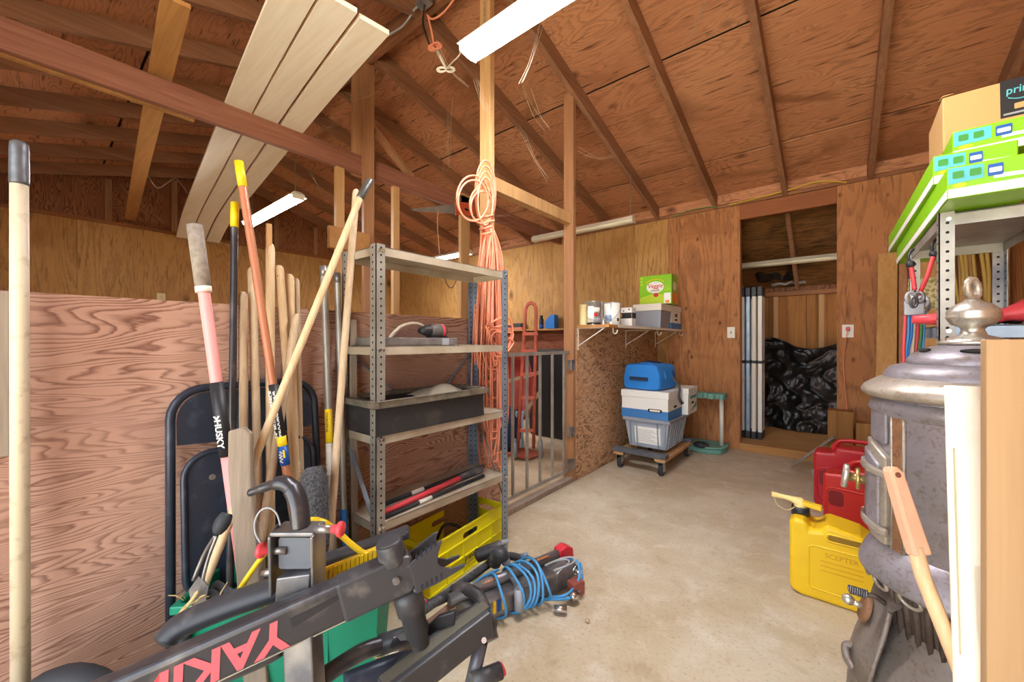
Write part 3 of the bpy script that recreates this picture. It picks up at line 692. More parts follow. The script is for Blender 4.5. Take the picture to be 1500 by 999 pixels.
t = thing('clear_bin', 'clear plastic bin with a white lid and round things inside, on wall shelf', 'bin', (-1.48, 4.06, ZS))
build('tub', hollow(-1.615, -1.335, 3.92, 4.22, ZS, ZS+.175, .012), M['clear'], t, bevel=.004)
build('lid', MB().box(-1.62, -1.33, 3.912, 4.225, ZS+.176, ZS+.245), M['white'], t, bevel=.006)
for i, (x, y) in enumerate(((-1.55, 4.0), (-1.48, 3.99), (-1.41, 4.0), (-1.50, 4.1), (-1.42, 4.1))):
    single('ball', MB().ball((x, y, ZS+.04), .035, 14, 9), [M['print_grey'], M['print_white'], M['steel_blue'], M['print_grey'], M['steel_blue']][i], ['grey ball at the back wall side inside the clear bin', 'white ball in the middle front of the clear bin', 'bluish ball at the front outer corner inside the clear bin', 'grey ball behind the white one in the clear bin', 'bluish ball behind the outer corner ball in the clear bin'][i], 'ball', 'round things in the clear bin')
def banker(x0, x1, y0, y1, z0, z1, label, band, mirror=False, green=False):
    t = thing('file_box', label, 'box', ((x0+x1)/2, (y0+y1)/2, z0))
    build('body', MB().box(x0, x1, y0, y1, z0, z1-.002), M['carton_white'], t, bevel=.002)
    build('lid', MB().box(x0-.006, x1+.006, y0-.006, y1+.006, z1-.06, z1), M['carton_white'], t, bevel=.003)
    if band: build('blue_band', MB().box(x0-.001, x1+.001, y0-.001, y1+.001, z0+.0005, z0+band), M['carton_blue'], t, label='blue printed band')
    cy = (y0+y1)/2
    hp = [(x, y) for x, y in rrect(-.04, .04, -.009, .009, .008)]
    build('hand_hole', MB().prism([(cy+a, z0+.10+b) for a, b in hp], (x1+.0005, 0, 0), (0,1,0), (0,0,1), (.0012,0,0)), M['hole'], t)
    cx = x1 - (x1-x0)*.28
    return t
t = banker(-1.615, -1.345, 4.26, 4.58, ZS, ZS+.25, 'white file box with a blue band on the far end of shelf', .065)
build('label_mark', MB().box(-1.344, -1.3425, 4.38, 4.46, ZS+.13, ZS+.165), M['print_black'], t)
# snack carton
Y_, Z_ = 4.08, ZS+.252
t = thing('snack_carton', 'bright green veggie snack carton on top of the white lidded bin', 'box', (-1.44, Y_+.09, Z_))
vx0, vx1, vz = -1.615, -1.285, Z_+.30
build('carton', MB().box(vx0, vx1, Y_, Y_+.19, Z_, vz), M['print_green'], t, bevel=.003)
fy = Y_ - .0008
def pan(poly, m, nm='print', y=fy): build(nm, MB().prism(poly, (0, y, 0), (1,0,0), (0,0,1), (0,-.0006,0)), M[m], t)
pan([(vx0+.004, Z_+.004)] + [(vx0+.004 + (vx1-vx0-.008)*k/10, Z_+.07 + .035*math.sin(math.pi*k/10)) for k in range(11)] + [(vx1-.004, Z_+.004)], 'print_lime')
ell = lambda cx, cz, a, b, n=26: [(cx + a*math.cos(2*math.pi*k/n), cz + b*math.sin(2*math.pi*k/n)) for k in range(n)]
cx, cz = vx0+.165, Z_+.175
pan(ell(cx, cz, .088, .06), 'print_white', 'oval', fy-.0006)
pan(ell(cx+.01, cz-.08, .026, .022), 'print_red', 'round_badge', fy-.0012)
pan(rrect(vx1-.075, vx1-.008, Z_+.005, Z_+.11, .006), 'print_white', 'bag_picture', fy-.0006)
pan(rrect(vx1-.06, vx1-.02, Z_+.008, Z_+.035, .006), 'print_orange', 'bag_picture', fy-.0014)
for k in range(3): pan([(vx1-.065+.02*k, Z_+.13), (vx1-.057+.02*k, Z_+.13), (vx1-.054+.02*k, Z_+.19-.01*k), (vx1-.06+.02*k, Z_+.19-.01*k)], 'print_lime', 'stick_picture', fy-.0006)
for k in range(3): pan(rrect(vx0+.012, vx0+.04, Z_+.20+.032*k, Z_+.222+.032*k, .004), 'print_lime', 'icon', fy-.0006)
text('lettering', 'Veggie', (cx, fy-.002, cz+.012), (1,0,0), (0,0,1), .062, M['print_red'], t, .2, .015, fit=.15)
text('lettering', 'STRAWS', (cx, fy-.002, cz-.036), (1,0,0), (0,0,1), .026, M['print_black'], t, 0, .02, fit=.09)
text('lettering', 'GARDEN', (cx+.01, fy-.002, cz+.044), (1,0,0), (0,0,1), .014, M['print_grey'], t, 0, .01, fit=.05)
for k in range(9):
    a = math.radians(140 - 12*k); pan(rrect(cx+.115*math.cos(a)-.006, cx+.115*math.cos(a)+.006, cz+.082*math.sin(a)-.006, cz+.082*math.sin(a)+.006, .002, 1), 'print_yellow', 'arched_print', fy-.0006)
build('side_oval', MB().prism([(Y_+.095+a*.62, z) for a, z in ell(0, Z_+.18, .085, .045)], (vx1+.0004,0,0), (0,1,0), (0,0,1), (.0008,0,0)), M['print_white'], t)
build('side_print', MB().prism([(Y_+.02, Z_+.01), (Y_+.17, Z_+.01), (Y_+.17, Z_+.1), (Y_+.09, Z_+.13), (Y_+.02, Z_+.1)], (vx1+.0004,0,0), (0,1,0), (0,0,1), (.0006,0,0)), M['print_orange'], t)
# ---------------------------------------------------------------- dolly with its stack
t = thing('dolly', 'wooden furniture dolly with grey padded rails on four swivel wheels', 'dolly', (-1.305, 3.67, 0))
dx0, dx1, dy0, dy1 = -1.535, -1.075, 3.26, 4.08
for y in (dy0+.045, dy1-.045): build('end_rail', MB().box(dx0, dx1, y-.045, y+.045, .150, .182), plain('grey_carpet_rail', '5f6368', .85, 0, .15, 60, '4b4e53', .3), t, bevel=.004)
for x in (dx0+.05, dx1-.05): build('side_rail', MB().box(x-.045, x+.045, dy0+.01, dy1-.01, .124, .149), M['pale_post'], t, bevel=.003)
for x in (dx0+.05, dx1-.05):
    for y in (dy0+.05, dy1-.05):
        k = build('caster', MB().box(x-.03, x+.03, y-.035, y+.035, .117, .123).box(x-.024, x-.02, y-.02, y+.03, .04, .118).box(x+.02, x+.024, y-.02, y+.03, .04, .118), M['chrome'], t)
        wx = MB().lathe([(0, -.018), (.038, -.018), (.05, -.012), (.05, .012), (.038, .018), (0, .018)], (x, y+.012, .05), 20, 0, 2*math.pi, (0,1,0), (0,0,1), (1,0,0))
        build('wheel', wx, M['rubber'], k)
        build('hub', MB().cyl((x-.0195, y+.012, .05), (x+.0195, y+.012, .05), .022, None, 12), M['print_grey'], k)
z0 = .183
t = thing('clear_tote', 'clear ribbed plastic tote with a paper label on the dolly', 'tote', (-1.33, 3.77, z0))
bx0, bx1, by0, by1 = -1.485, -1.09, 3.40, 3.92; zt_ = z0+.26
build('tub', hollow(bx0, bx1, by0, by1, z0, zt_, .035), plain('frosted_clear_plastic', 'b3bcc8', .35, 0, .05, 5, '9fa9b8', Transmission_Weight=.25, IOR=1.15), t, bevel=.008)
def on_x(y, z): return bx1 - .035*(1-(z-z0)/(zt_-z0))
for k in range(7):
    y = by0+.06+.062*k
    build('rib', MB().beam((on_x(0, z0+.01)+.004, y, z0+.01), (on_x(0, zt_-.04)+.004, y, zt_-.04), .012, .01, (1,0,0)), M['clear'], t)
for x in (bx0+.05, bx0+.11, bx1-.10, bx1-.04): build('rib', MB().beam((x, by0+.031, z0+.01), (x, by0, zt_-.04), .012, .008, (0,1,0)), M['clear'], t)
rim = MB(); 
for a in ((bx0-.012, bx1+.012, by0-.012, by0), (bx0-.012, bx1+.012, by1, by1+.012), (bx0-.012, bx0, by0, by1), (bx1, bx1+.012, by0, by1)): rim.box(*a, zt_-.03, zt_)
build('rim', rim, M['clear'], t, bevel=.003)
lb = MB(); fyz = lambda z: by0 + .035*(1-(z-z0)/(zt_-z0)) - .004
lb.add([(bx0+.09, fyz(z0+.035), z0+.035), (bx1-.08, fyz(z0+.035), z0+.035), (bx1-.08, fyz(z0+.185), z0+.185), (bx0+.09, fyz(z0+.185), z0+.185)], [(0,1,2,3)])
build('paper_label', lb, M['print_white'], t, solid=.001)
ln = MB()
for k in range(8):
    z = z0+.055+.014*k; ln.box(bx0+.105, bx1-.1-.03*(k%3), fyz(z)-.0015, fyz(z)-.001, z, z+.003)
build('label_lines', ln, M['print_grey'], t)
z1 = zt_+.001
t = banker(-1.51, -1.10, 3.40, 3.78, z1, z1+.24, 'white file box with a blue band, under the blue bag on the dolly', .075)
build('hand_hole', MB().prism([(a, z1+.075+b) for a, b in rrect(-1.27, -1.15, -.014, .014, .01)], (0, 3.3985, 0), (1,0,0), (0,0,1), (0,-.0012,0)), M['hole'], t)
build('hand_hole_centre', MB().prism([(a, z1+.075+b) for a, b in rrect(-1.255, -1.165, -.008, .008, .006)], (0, 3.3972, 0), (1,0,0), (0,0,1), (0,-.0008,0)), M['white'], t)
fm = MB()
for k in range(4): fm.box(-1.0995, -1.099, 3.44, 3.44+.2-.03*(k%2), z1+.12+.02*k, z1+.122+.02*k)
fm.box(-1.0995, -1.099, 3.5, 3.56, z1+.19, z1+.2)
build('form_lines', fm, M['print_grey'], t)
t = banker(-1.46, -1.05, 3.80, 4.09, z1, z1+.242, 'white file box with green print behind the blue banded box on the dolly', 0)
build('green_print', MB().prism([(3.84, z1+.02), (4.07, z1+.05), (4.07, z1+.1), (3.97, z1+.06)], (-1.0498, 0, 0), (0,1,0), (0,0,1), (.0008,0,0)), M['print_teal'], t)
build('green_print', MB().prism([(3.86, z1+.14), (4.06, z1+.14), (4.06, z1+.165), (3.86, z1+.165)], (-1.0498, 0, 0), (0,1,0), (0,0,1), (.0008,0,0)), M['print_teal'], t)
# blue bag
z2 = z1+.241
t = thing('blue_bag', 'bright blue padded carry bag with dark straps on the file box', 'bag', (-1.32, 3.6, z2))
C0 = V((-1.33, 3.60, z2)); ba = math.radians(-6); Rm = Matrix.Translation(C0) @ Matrix.Rotation(ba, 4, 'Z')
def bagf(s, u):
    """rounded box cross-section swept front to back"""
    y = -.17 + .36*s; k = min(1, min(s, 1-s)*9 + .0)**.5; k = .93+.07*k
    a = 2*math.pi*u; ca, sa = math.cos(a), math.sin(a)
    x = .175*k*math.copysign(abs(ca)**.24, ca); z = .115 + .113*k*math.copysign(abs(sa)**.24, sa)
    if z > .115: x *= 1 - .14*(z-.115)/.11
    z += .004*math.sin(20*s)*max(0, sa)
    return V((x, y, max(.001, z)))
mb = MB(Rm).grid(lambda s, u: bagf(s, u), 24, 40)
for s in (0, 1): mb.add([bagf(s, k/40) for k in range(40)], [tuple(range(40))])
build('body', mb, M['bag_blue'], t)
build('end_handle', MB(Rm).box(-.10, .07, -.19, -.168, .085, .115), plain('dark_blue_strap', '23304a', .7), t, bevel=.004)
for y in (-.06, .1): build('strap', MB(Rm).tube([V((.176*math.cos(a), y+.0, (.115 + .121*math.sin(a)))) for a in [math.radians(-10+200*k/20) for k in range(21)]], .014, 6, False, .2), M['blue'] if y < 0 else plain('navy_strap', '26345a', .7), t)
build('top_handle', MB(Rm).tube(bez([V((-.07,-.06,.225)), V((-.03,-.02,.245)), V((.03,.03,.245)), V((.08,.1,.225))], 6), .012, 6, False, .5), plain('navy_handle', '202a4c', .7), t)
build('shoulder_strap', MB().tube(bez([Rm @ V((.12,.12,.17)), V((-1.13, 3.66, z2+.09)), V((-1.085, 3.66, z2+.03)), V((-1.082, 3.64, z2-.06)), V((-1.078, 3.70, z2-.12)), V((-1.078, 3.75, z2-.13))], 7), .014, 6, False, .25), plain('grey_strap', '4e5257', .7), t)
# green long-tool rack
t = thing('tool_rack', 'green resin tool rack with a white post behind the dolly', 'rack', (-1.1, 4.42, 0))
top = MB(); yy0, yy1 = 4.33, 4.5
poly = [(-1.42, yy0)]
for k in range(5):
    x = -1.40 + .105*k; poly += [(x, yy0)] + [(x+.05 - .028*math.cos(math.pi*j/6), yy0 + .05*math.sin(math.pi*j/6)) for j in range(7)]
poly += [(-.875, yy0), (-.86, yy0+.03), (-.86, yy1), (-1.42, yy1)]
build('top_plate', top.prism(poly, (0,0,.535), (1,0,0), (0,1,0), (0,0,.055)), M['rack_green'], t, bevel=.004)
for x in (-.905, -1.38): build('leg', MB().cyl((x, 4.44, .05), (x, 4.44, .54), .02), M['white'], t, label='white post')
poly = [(-1.44, 4.30), (-.98, 4.24), (-.88, 4.30), (-.85, 4.42), (-.86, 4.54), (-1.44, 4.56)]
build('base', MB().prism(poly, (0,0,.0), (1,0,0), (0,1,0), (0,0,.06)), M['rack_green'], t, bevel=.012)
build('base_rim', MB().tube([(x, y, .06) for x, y in poly], .012, 6, True), M['rack_green'], t)
build('grey_hose', MB().tube([(-1.06 + .05*math.cos(a), 4.28+.05*math.sin(a), .075) for a in [2*math.pi*k/14 for k in range(14)]], .022, 8, True), M['rubber'], t)
# switch and outlets
def plate(u, v, label, name, Y=None, X=None, wd=.072, ht=.115, switch=False, m='white_plastic'):
    c = P(u, v, X=X, Y=Y); t = thing(name, label, 'switch' if switch else 'outlet', c)
    e = V((1,0,0)) if Y else V((0,1,0)); n = V((0,-1,0)) if Y else V((1,0,0)); up = V((0,0,1))
    build('cover_plate', MB().prism(rrect(-wd/2, wd/2, -ht/2, ht/2, .006), c, e, up, n*.006), M[m], t, bevel=.0015)
    if switch: build('toggle', MB().prism(rrect(-.006, .006, -.013, .013, .002), c+n*.006, e, up, n*.009), M['print_grey'], t)
    else:
        for s in (-.022, .022):
            f = build('socket', MB().prism(rrect(-.016, .016, s-.014, s+.014, .008), c+n*.006, e, up, n*.002), M[m], t)
            build('slots', MB().prism([(-.008,s-.004),(-.006,s-.004),(-.006,s+.007),(-.008,s+.007)], c+n*.008, e, up, n*.0006).prism([(.006,s-.004),(.008,s-.004),(.008,s+.007),(.006,s+.007)], c+n*.008, e, up, n*.0006).prism(ell(0, s-.009, .003, .003, 8), c+n*.008, e, up, n*.0006), M['hole'], f)
    return t, c
plate(1071, 487, 'white light switch on the plywood beside the doorway', 'light_switch', Y=YB, switch=True)
t, c = plate(1242, 485, 'white outlet with an orange cord plugged in, beside the doorway', 'wall_outlet', Y=YB, wd=.08)
pl = thing('power_lead', 'thin orange cord hanging from the white outlet to the wooden block', 'cord', c + V((0,-.03,-.5)))
build('plug', MB().box(c.x-.014, c.x+.014, c.y-.035, c.y-.009, c.z+.0, c.z+.035), M['red'], pl, bevel=.004)
build('cable', MB().tube(bez([c+V((0,-.03,.01)), c+V((-.01,-.04,-.05)), c+V((-.03,-.03,-.3)), P(1241, 605, Y=4.55)], 8), .0035, 6), M['orange_cord'], pl)
plate(236, 437, 'ivory outlet on the plywood above the red partition', 'wall_outlet', X=XL, wd=.085, ht=.13, m='ivory')
yw = bez([P(1068, 300, Y=4.6), P(1110, 290, Y=4.6), P(1160, 277, Y=4.58), P(1200, 266, Y=4.58), P(1240, 267, Y=4.6)], 8)
single('yellow_wire', MB().tube(yw, .005, 6), M['wire_yellow'], 'thin yellow wire running above the doorway header', 'wire')
single('green_wire', MB().tube(bez([P(985, 318, Y=4.6), P(1010, 308, Y=4.58), P(1040, 303, Y=4.58), P(1052, 305, Y=4.6)], 6), .004, 6), M['wire_green'], 'thin green wire above the plywood, next to the yellow wire', 'wire')
# ---------------------------------------------------------------- through the doorway: folded canopy and tarp
t = thing('folded_canopy', 'folded canopy frame of white legs with black brackets in the doorway', 'canopy', (-.70, 5.02, .075))
for i, (x, y) in enumerate([(x, y) for y in (4.93, 5.01, 5.09) for x in (-.80, -.745, -.69, -.635)]):
    if i in (5,): continue
    build('leg', MB().box(x-.019, x+.019, y-.019, y+.019, .12, 1.64), [M['white_plastic'], M['steel_blue'], M['white']][i % 3], t, bevel=.004)
for z, h in ((.08, .07), (.88, .03), (1.60, .1)):
    for k, x in enumerate((-.80, -.745, -.69, -.635)):
        build('bracket', MB().box(x-.024, x+.024, 4.90, 5.12, z, z+h), M['black'], t, bevel=.006)
build('foot', MB().box(-.80, -.62, 4.89, 5.12, .0755, .085), M['black'], t)
from mathutils import noise as mnoise
def tf(s, u):
    x = -.80 + 1.7*s; hh = 1.03 + .06*math.sin(6.2*s+2.6) + .025*math.sin(15*s)
    f = mnoise.fractal(V((x*2.2, u*2.0, 3.1)), .9, 2.1, 5); r = 1 - abs(mnoise.noise(V((x*4.5+u*2, u*5.5 - x, 9.0)))); r2 = 1 - abs(mnoise.noise(V((x*11-u*4, u*9 + 2*x, 4.0))))
    y = 5.66 + .40*u**1.3 - .05*f - .045*r**4 - .014*r2**4 + .05*math.sin(7*x)
    return V((x, y, .08 + hh*u))
def tf2(s, u):
    p = tf(s, 1); return V((p.x, p.y + (6.15-p.y)*u, p.z + .03*math.sin(14*s)*(1-u) - .12*u))
mb = MB().grid(tf, 120, 90); mb.grid(tf2, 120, 6)
single('tarp', mb, M['tarp'], 'heap under a crumpled shiny black poly tarp beyond the doorway', 'tarp', solid=.004)
# ---------------------------------------------------------------- things by the right of the doorway
t = thing('short_post', 'short square wooden post end standing by the doorway, cut flat', 'post', (.02, 4.27, 0))
pz = P(1214, 655, Y=4.2); 
build('post_block', MB().box(-.062, .10, 4.2, 4.34, 0, .545), wood('fir_block', 'a97c45', '82592c', 'z', 35, .7, '5f3f20'), t, bevel=.004)
single('wood_block', MB().box(.115, .25, 4.22, 4.34, 0, .46), wood('fir_block_2', 'b0844c', '8a6233', 'z', 35, .7, '6a4826'), 'lower wooden block behind the dark red fuel can', 'block', bevel=.004)
single('floor_stick', MB().beam(P(1160, 683, Z=.013), P(1222, 640, Y=4.17), .035, .02), M['weathered'], 'thin grey stick slanting from the floor onto the post', 'stick')
def board(x, y0, y1, z1, wd, th, m, label, dx=0):
    mb = MB().beam((x, y0, .01), (x+dx, y1, z1), wd, th, (0,1,0)); return single('leaning_board', mb, m, label, 'board', bevel=.003)
bw1 = wood('fir_board', 'cfa468', 'bb8d52', 'z', 60, .6, '9c7140')
board(.27, 4.05, 4.60, 1.86, .12, .03, bw1, 'wide yellowish board leaning on the plywood beside the outlet', .06)
board(.37, 4.0, 4.60, 1.80, .05, .04, M['post'], 'narrow reddish board leaning just behind the wide one', .05)
board(.44, 4.02, 4.60, 1.6, .09, .02, M['weathered'], 'grey weathered board leaning behind the bungee cords', .04)
board(.58, 4.25, 4.62, 1.95, .16, .02, bw1, 'broad pale board leaning behind the steel shelf post', .02)
board(.74, 4.25, 4.62, 2.0, .07, .03, M['pale_post'], 'slim pale stick leaning behind the second steel post', .02)
board(.30, 4.0, 4.5, .72, .07, .04, M['post'], 'short stub board leaning low against the wide board', .06)
t = thing('hose_bundle', 'tan bundle of hanging hoses on the wall behind the steel shelf', 'hose', (.85, 4.5, 1.0))
for k in range(8):
    x = .70 + .035*k; build('hose_strand', MB().tube(bez([V((x-.02, 4.56, 1.95)), V((x+.01*math.sin(k*2), 4.53-.008*(k%3), 1.6)), V((x+.03*math.sin(k*3+1), 4.52, 1.3)), V((x+.02*math.sin(k), 4.52, .9))], 6), .012, 8), M['hose'], t)
single('tag_sheet', MB().box(.44, .60, 4.50, 4.503, 1.33, 1.62), plain('printed_sheet', 'd8cf9f', .6, 0, .25, 40, '8a8a4a', 0, .45, .6), 'pale printed sheet pinned behind the near steel post', 'paper')
# ---------------------------------------------------------------- steel shelf by the right wall
NLp = P(1375, 316, dep=1.16)
rx0, ry0 = NLp.x, NLp.y; rx1, ry1 = rx0+.255, ry0+.62; RZ = NLp.z + .008
ru = thing('shelf_rack', 'galvanised steel shelf rack loaded with green cartons near the stove', 'shelving', (rx0+.15, ry0+.3, 0))
for x, y, sx, sy, m in ((rx0, ry0, 1, 1, 'steel'), (rx0, ry1, 1, -1, 'steel'), (rx1, ry0, -1, 1, 'steel'), (rx1, ry1, -1, -1, 'dark_steel')):
    po = build('post', angle_post(x, y, 0, RZ, sx, sy, .032), M[m], ru)
    build('holes', post_holes(x, y, .6, RZ, sx, sy, .032, .0278), M['hole'], po)['kind'] = 'stuff'
RS = [RZ-.005, 1.165, .70, .2]
for z in RS:
    k = build('shelf', shelf_tray(rx0+.004, rx1-.004, ry0+.004, ry1-.004, z, .035), M['steel_blue'] if z < 1.3 else M['steel'], ru)
    build('bolt', MB().cyl((rx0+.02, ry0-.002, z-.016), (rx0+.02, ry0+.004, z-.016), .006, None, 8), M['chrome'], k)
ft = thing('red_funnel', 'red plastic funnel lying on the middle shelf of the steel rack', 'funnel', (rx0+.26, ry0+.12, RS[1]))
fa = V((.97, .0, .25)).normalized(); fb = V((0,1,0)); fc = fa.cross(fb)
build('cone', MB().lathe([(.012, -.15), (.02, -.05), (.055, .04), (.058, .045), (.055, .048), (.052, .044), (.018, -.05)], V((rx0+.2, ry0+.10, RS[1]+.045)), 24, 0, 2*math.pi, fb, fc, fa), M['red'], ft)
rb_ = thing('red_bottle', 'long red handle lying on the middle shelf of the steel rack', 'tool', (rx0+.05, ry0+.08, RS[1]))
build('grip', MB().tube([(rx0-.05, ry0+.05, RS[1]+.022), (rx0+.0, ry0+.05, RS[1]+.022), (rx0+.08, ry0+.05, RS[1]+.024), (rx0+.13, ry0+.05, RS[1]+.024)], [.012, .018, .02, .016], 12), M['red'], rb_)
single('black_clamp', MB().tube(bez([V((rx0+.05, ry0+.2, RS[1]+.02)), V((rx0+.09, ry0+.22, RS[1]+.06)), V((rx0+.13, ry0+.2, RS[1]+.03)), V((rx0+.2, ry0+.22, RS[1]+.02))], 6), .014, 8), M['black'], 'black tool lying behind the red handle on the steel rack', 'tool')
# green cartons
def carton(cx, cy, z, wx, wy, h, rz, label, tilt=0):
    t = thing('green_carton', label, 'box', (cx, cy, z), 'green cartons on the steel rack')
    Mm = Matrix.Translation((cx, cy, z)) @ Matrix.Rotation(rz, 4, 'Z') @ Matrix.Rotation(tilt, 4, 'X')
    build('carton', MB(Mm).box(-wx/2, wx/2, -wy/2, wy/2, 0, h), M['print_green'], t, bevel=.003)
    f = -wy/2-.0006
    def pp(poly, m, nm, k=0): build(nm, MB(Mm).prism(poly, (0, f-.0005*k, 0), (1,0,0), (0,0,1), (0,-.0005,0)), M[m], t)
    pp([(-wx/2+.002, .002), (wx/2-.002, .002), (wx/2-.002, h*.3), (-wx/2+.002, h*.3)], 'print_white', 'white_strip')
    pp([(-wx/2+.002, h*.45), (-wx*.1, h*.5), (-wx*.1, h*.92), (-wx/2+.002, h*.95)], 'print_cyan', 'pale_print')
    pp([(.0, h*.42), (wx*.4, h*.4), (wx*.42, h*.5), (0, h*.55)], 'print_white', 'pale_print', 1)
    pp(rrect(-wx*.06, wx*.1, h*.5, h*.85, .003), 'print_blue', 'blue_badge', 2)
    pp(rrect(-wx*.045, wx*.085, h*.6, h*.74, .002), 'print_white', 'badge_print', 3)
    pp(ell(-wx*.36, h*.38, wx*.08, h*.06, 12), 'print_yellow', 'yellow_spot', 2)
    for k in range(2): pp(rrect(-wx*.44+.03*k, -wx*.44+.03*k+.02, h*.6, h*.82, .003), 'print_dkgreen', 'icon', 2)
    build('side_strip', MB(Mm).box(-wx/2-.0008, -wx/2, -wy/2+.002, wy/2-.002, .002, h*.3), M['print_white'], t)
    return t
zc = RZ+.001
CL = 1.16; CW = .16; CH = .085
def near_left(x, y): return (x + CW/2, y + CL/2)
carton(*near_left(.226, 1.55), zc, CW, CL, CH, 0, 'lowest green lamp carton, lying on the steel shelf and jutting out nearest')
carton(*near_left(.214, 1.70), zc+CH+.001, CW, CL, CH, .01, 'middle green lamp carton, crossing over the lowest one')
carton(*near_left(.295, 1.66), zc+2*CH+.003, CW+.03, CL*.8, .085, -.02, 'topmost green lamp carton, in front of the brown box')
bz = zc + 2*CH + .09
t = thing('shipping_box', 'tall brown cardboard box with black tape above the green cartons', 'box', (.43, 2.0, bz))
Mm = Matrix.Translation((.275, 1.95, bz)) @ Matrix.Rotation(.0, 4, 'Z') @ Matrix.Rotation(-.06, 4, 'X')
BH = 1.945 - bz
build('carton', MB(Mm).box(0, .34, 0, .26, 0, BH), M['cardboard'], t, bevel=.004)
build('black_tape', MB(Mm).box(.125, .215, -.0008, 0, BH-.12, BH+.0005).box(.125, .215, 0, .2605, BH+.0002, BH+.0008), M['print_black'], t)
text('tape_lettering', 'prime', Mm @ V((.170, -.0018, BH-.036)), (1,0,0), (0,0,1), .034, M['print_cyan'], t, .05, .01, fit=.066)
build('tape_smile', MB(Mm).tube([V((.141+.055*k/10, -.0012, BH-.058 - .009*math.sin(math.pi*k/10))) for k in range(11)], .0016, 5), M['print_cyan'], t)
build('tape_icon', MB(Mm).prism(rrect(.153, .178, BH-.098, BH-.08, .003), (0,-.0012,0), (1,0,0), (0,0,1), (0,-.0006,0)), M['cardboard'], t)
build('tape_print', MB(Mm).prism([(.131, BH-.113), (.205, BH-.113), (.205, BH-.107), (.131, BH-.107)], (0,-.0012,0), (1,0,0), (0,0,1), (0,-.0005,0)), M['print_grey'], t)
build('smile_mark', MB(Mm).prism([(.05, BH-.135), (.075, BH-.15), (.14, BH-.158), (.08, BH-.142), (.05, BH-.128)], (0,-.0004,0), (1,0,0), (0,0,1), (0,-.0006,0)), M['print_black'], t)
build('staple', MB(Mm).tube([V((-.006, .02, BH)), V((.0, -.004, BH+.002)), V((.025, -.004, BH+.003))], .0015, 5), M['cardboard'], t)
# bungee cords on the rack's front post
def cords(u0, hue, k, dep):
    mb = MB().tube(bez([P(u0, 455, dep=dep), P(u0-2+k, 490, dep=dep), P(u0-3-k, 520, dep=dep), P(u0-1, 570, dep=dep)], 6), .0042, 7)
    return single('bungee_cord', mb, M[hue], '', 'cord')
bl = [(1327, 'red', 0), (1331, 'blue_cord', 1), (1335, 'blue', 2), (1340, 'cream', 0), (1345, 'red', 1), (1350, 'wire_green', 1), (1355, 'blue_cord', 0)]
names = ['red striped bungee, outermost of the hanging bunch', 'light blue bungee beside the red striped outer one', 'deep blue bungee hanging between light blue and cream cords', 'cream bungee hanging in the middle of the bunch', 'red bungee hanging between the cream and green cords', 'green bungee hanging in the bunch', 'light blue bungee hanging nearest the steel post']
for (u, h, k), nm in zip(bl, names):
    o = cords(u, h, k, 1.3); o['label'] = nm; o['group'] = 'bungee cords hanging on the rack'
for nm, pts, in (('slanting red bungee hooked under the shelf edge', [(1368, 372), (1358, 405), (1346, 432)]), ('upright red bungee hooked below the green carton', [(1334, 387), (1337, 405), (1340, 425)])):
    t = thing('hooked_bungee', nm, 'cord', P(*pts[1], dep=1.3))
    build('cord', MB().tube(bez([P(u, v, dep=1.3) for u, v in pts], 5), .0062, 8), M['red'], t)
    build('hook', MB().tube(bez([P(pts[0][0], pts[0][1], dep=1.3), P(pts[0][0]-3, pts[0][1]-12, dep=1.3), P(pts[0][0]+4, pts[0][1]-22, dep=1.3)], 5), .004, 6), M['black'], t)
    build('end_ball', MB().ball(P(pts[0][0], pts[0][1], dep=1.3), .012), M['black'], t)
t = thing('hook_cluster', 'grey clump of bungee hooks gathered above the hanging cords', 'hooks', P(1342, 440, dep=1.28))
for k in range(6):
    c = P(1334+4.5*k, 436+6*(k % 3), dep=1.27-.01*(k % 2)); build('hook', MB().tube([c + V((.011*math.cos(a)*(1-.3*(k%2)), .008*math.cos(a+k), .017*math.sin(a))) for a in [2*math.pi*i/12 for i in range(12)]], .0045, 6, True), M['dark_steel'] if k % 2 else M['print_grey'], t)
build('clip', MB().box(P(1334,452,dep=1.28).x-.015, P(1334,452,dep=1.28).x+.03, P(1334,452,dep=1.28).y-.01, P(1334,452,dep=1.28).y+.01, P(1334,462,dep=1.28).z, P(1334,440,dep=1.28).z), M['print_grey'], t, bevel=.003)
# ---------------------------------------------------------------- fuel cans
t = thing('fuel_can', 'yellow plastic fuel can with a pale spout standing nearest on the concrete', 'can', (.0, 2.25, 0))
fx0, fx1, fy0, fy1 = -.166, .175, 2.15, 2.33
out = [(fx0+.004, .012), (fx0+.05, .0), (fx1-.03, 0), (fx1, .03), (fx1, .22), (fx1-.03, .27), (fx1-.10, .315), (fx0+.13, .335), (fx0+.11, .305), (fx0+.075, .298), (fx0+.06, .335), (fx0+.012, .335), (fx0, .31), (fx0, .06)]
build('body', MB().prism(out, (0, fy0, 0), (1,0,0), (0,0,1), (0, fy1-fy0, 0)), M['can_yellow'], t, bevel=.018, seg=4)
hp = rrect(fx0+.13, fx1-.075, .268, .298, .013)
build('handle_slot', MB().tube([(x, fy0+.002, z) for x, z in hp], .005, 6, True), M['can_yellow'], t)
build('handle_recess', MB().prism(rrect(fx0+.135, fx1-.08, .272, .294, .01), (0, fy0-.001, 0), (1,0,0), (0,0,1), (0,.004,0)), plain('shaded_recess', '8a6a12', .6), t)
pnl = MB().tube([(x, fy0+.001, z) for x, z in rrect(fx0+.07, fx1-.04, .05, .235, .02)], .004, 6, True)
build('raised_panel', pnl, M['can_yellow'], t)
text('embossed_lettering', 'SCEPTER', (fx0+.18, fy0-.0006, .205), (1,0,0), (0,0,1), .028, plain('embossed_yellow', 'd29d12', .5), t, 0, .02, fit=.11)
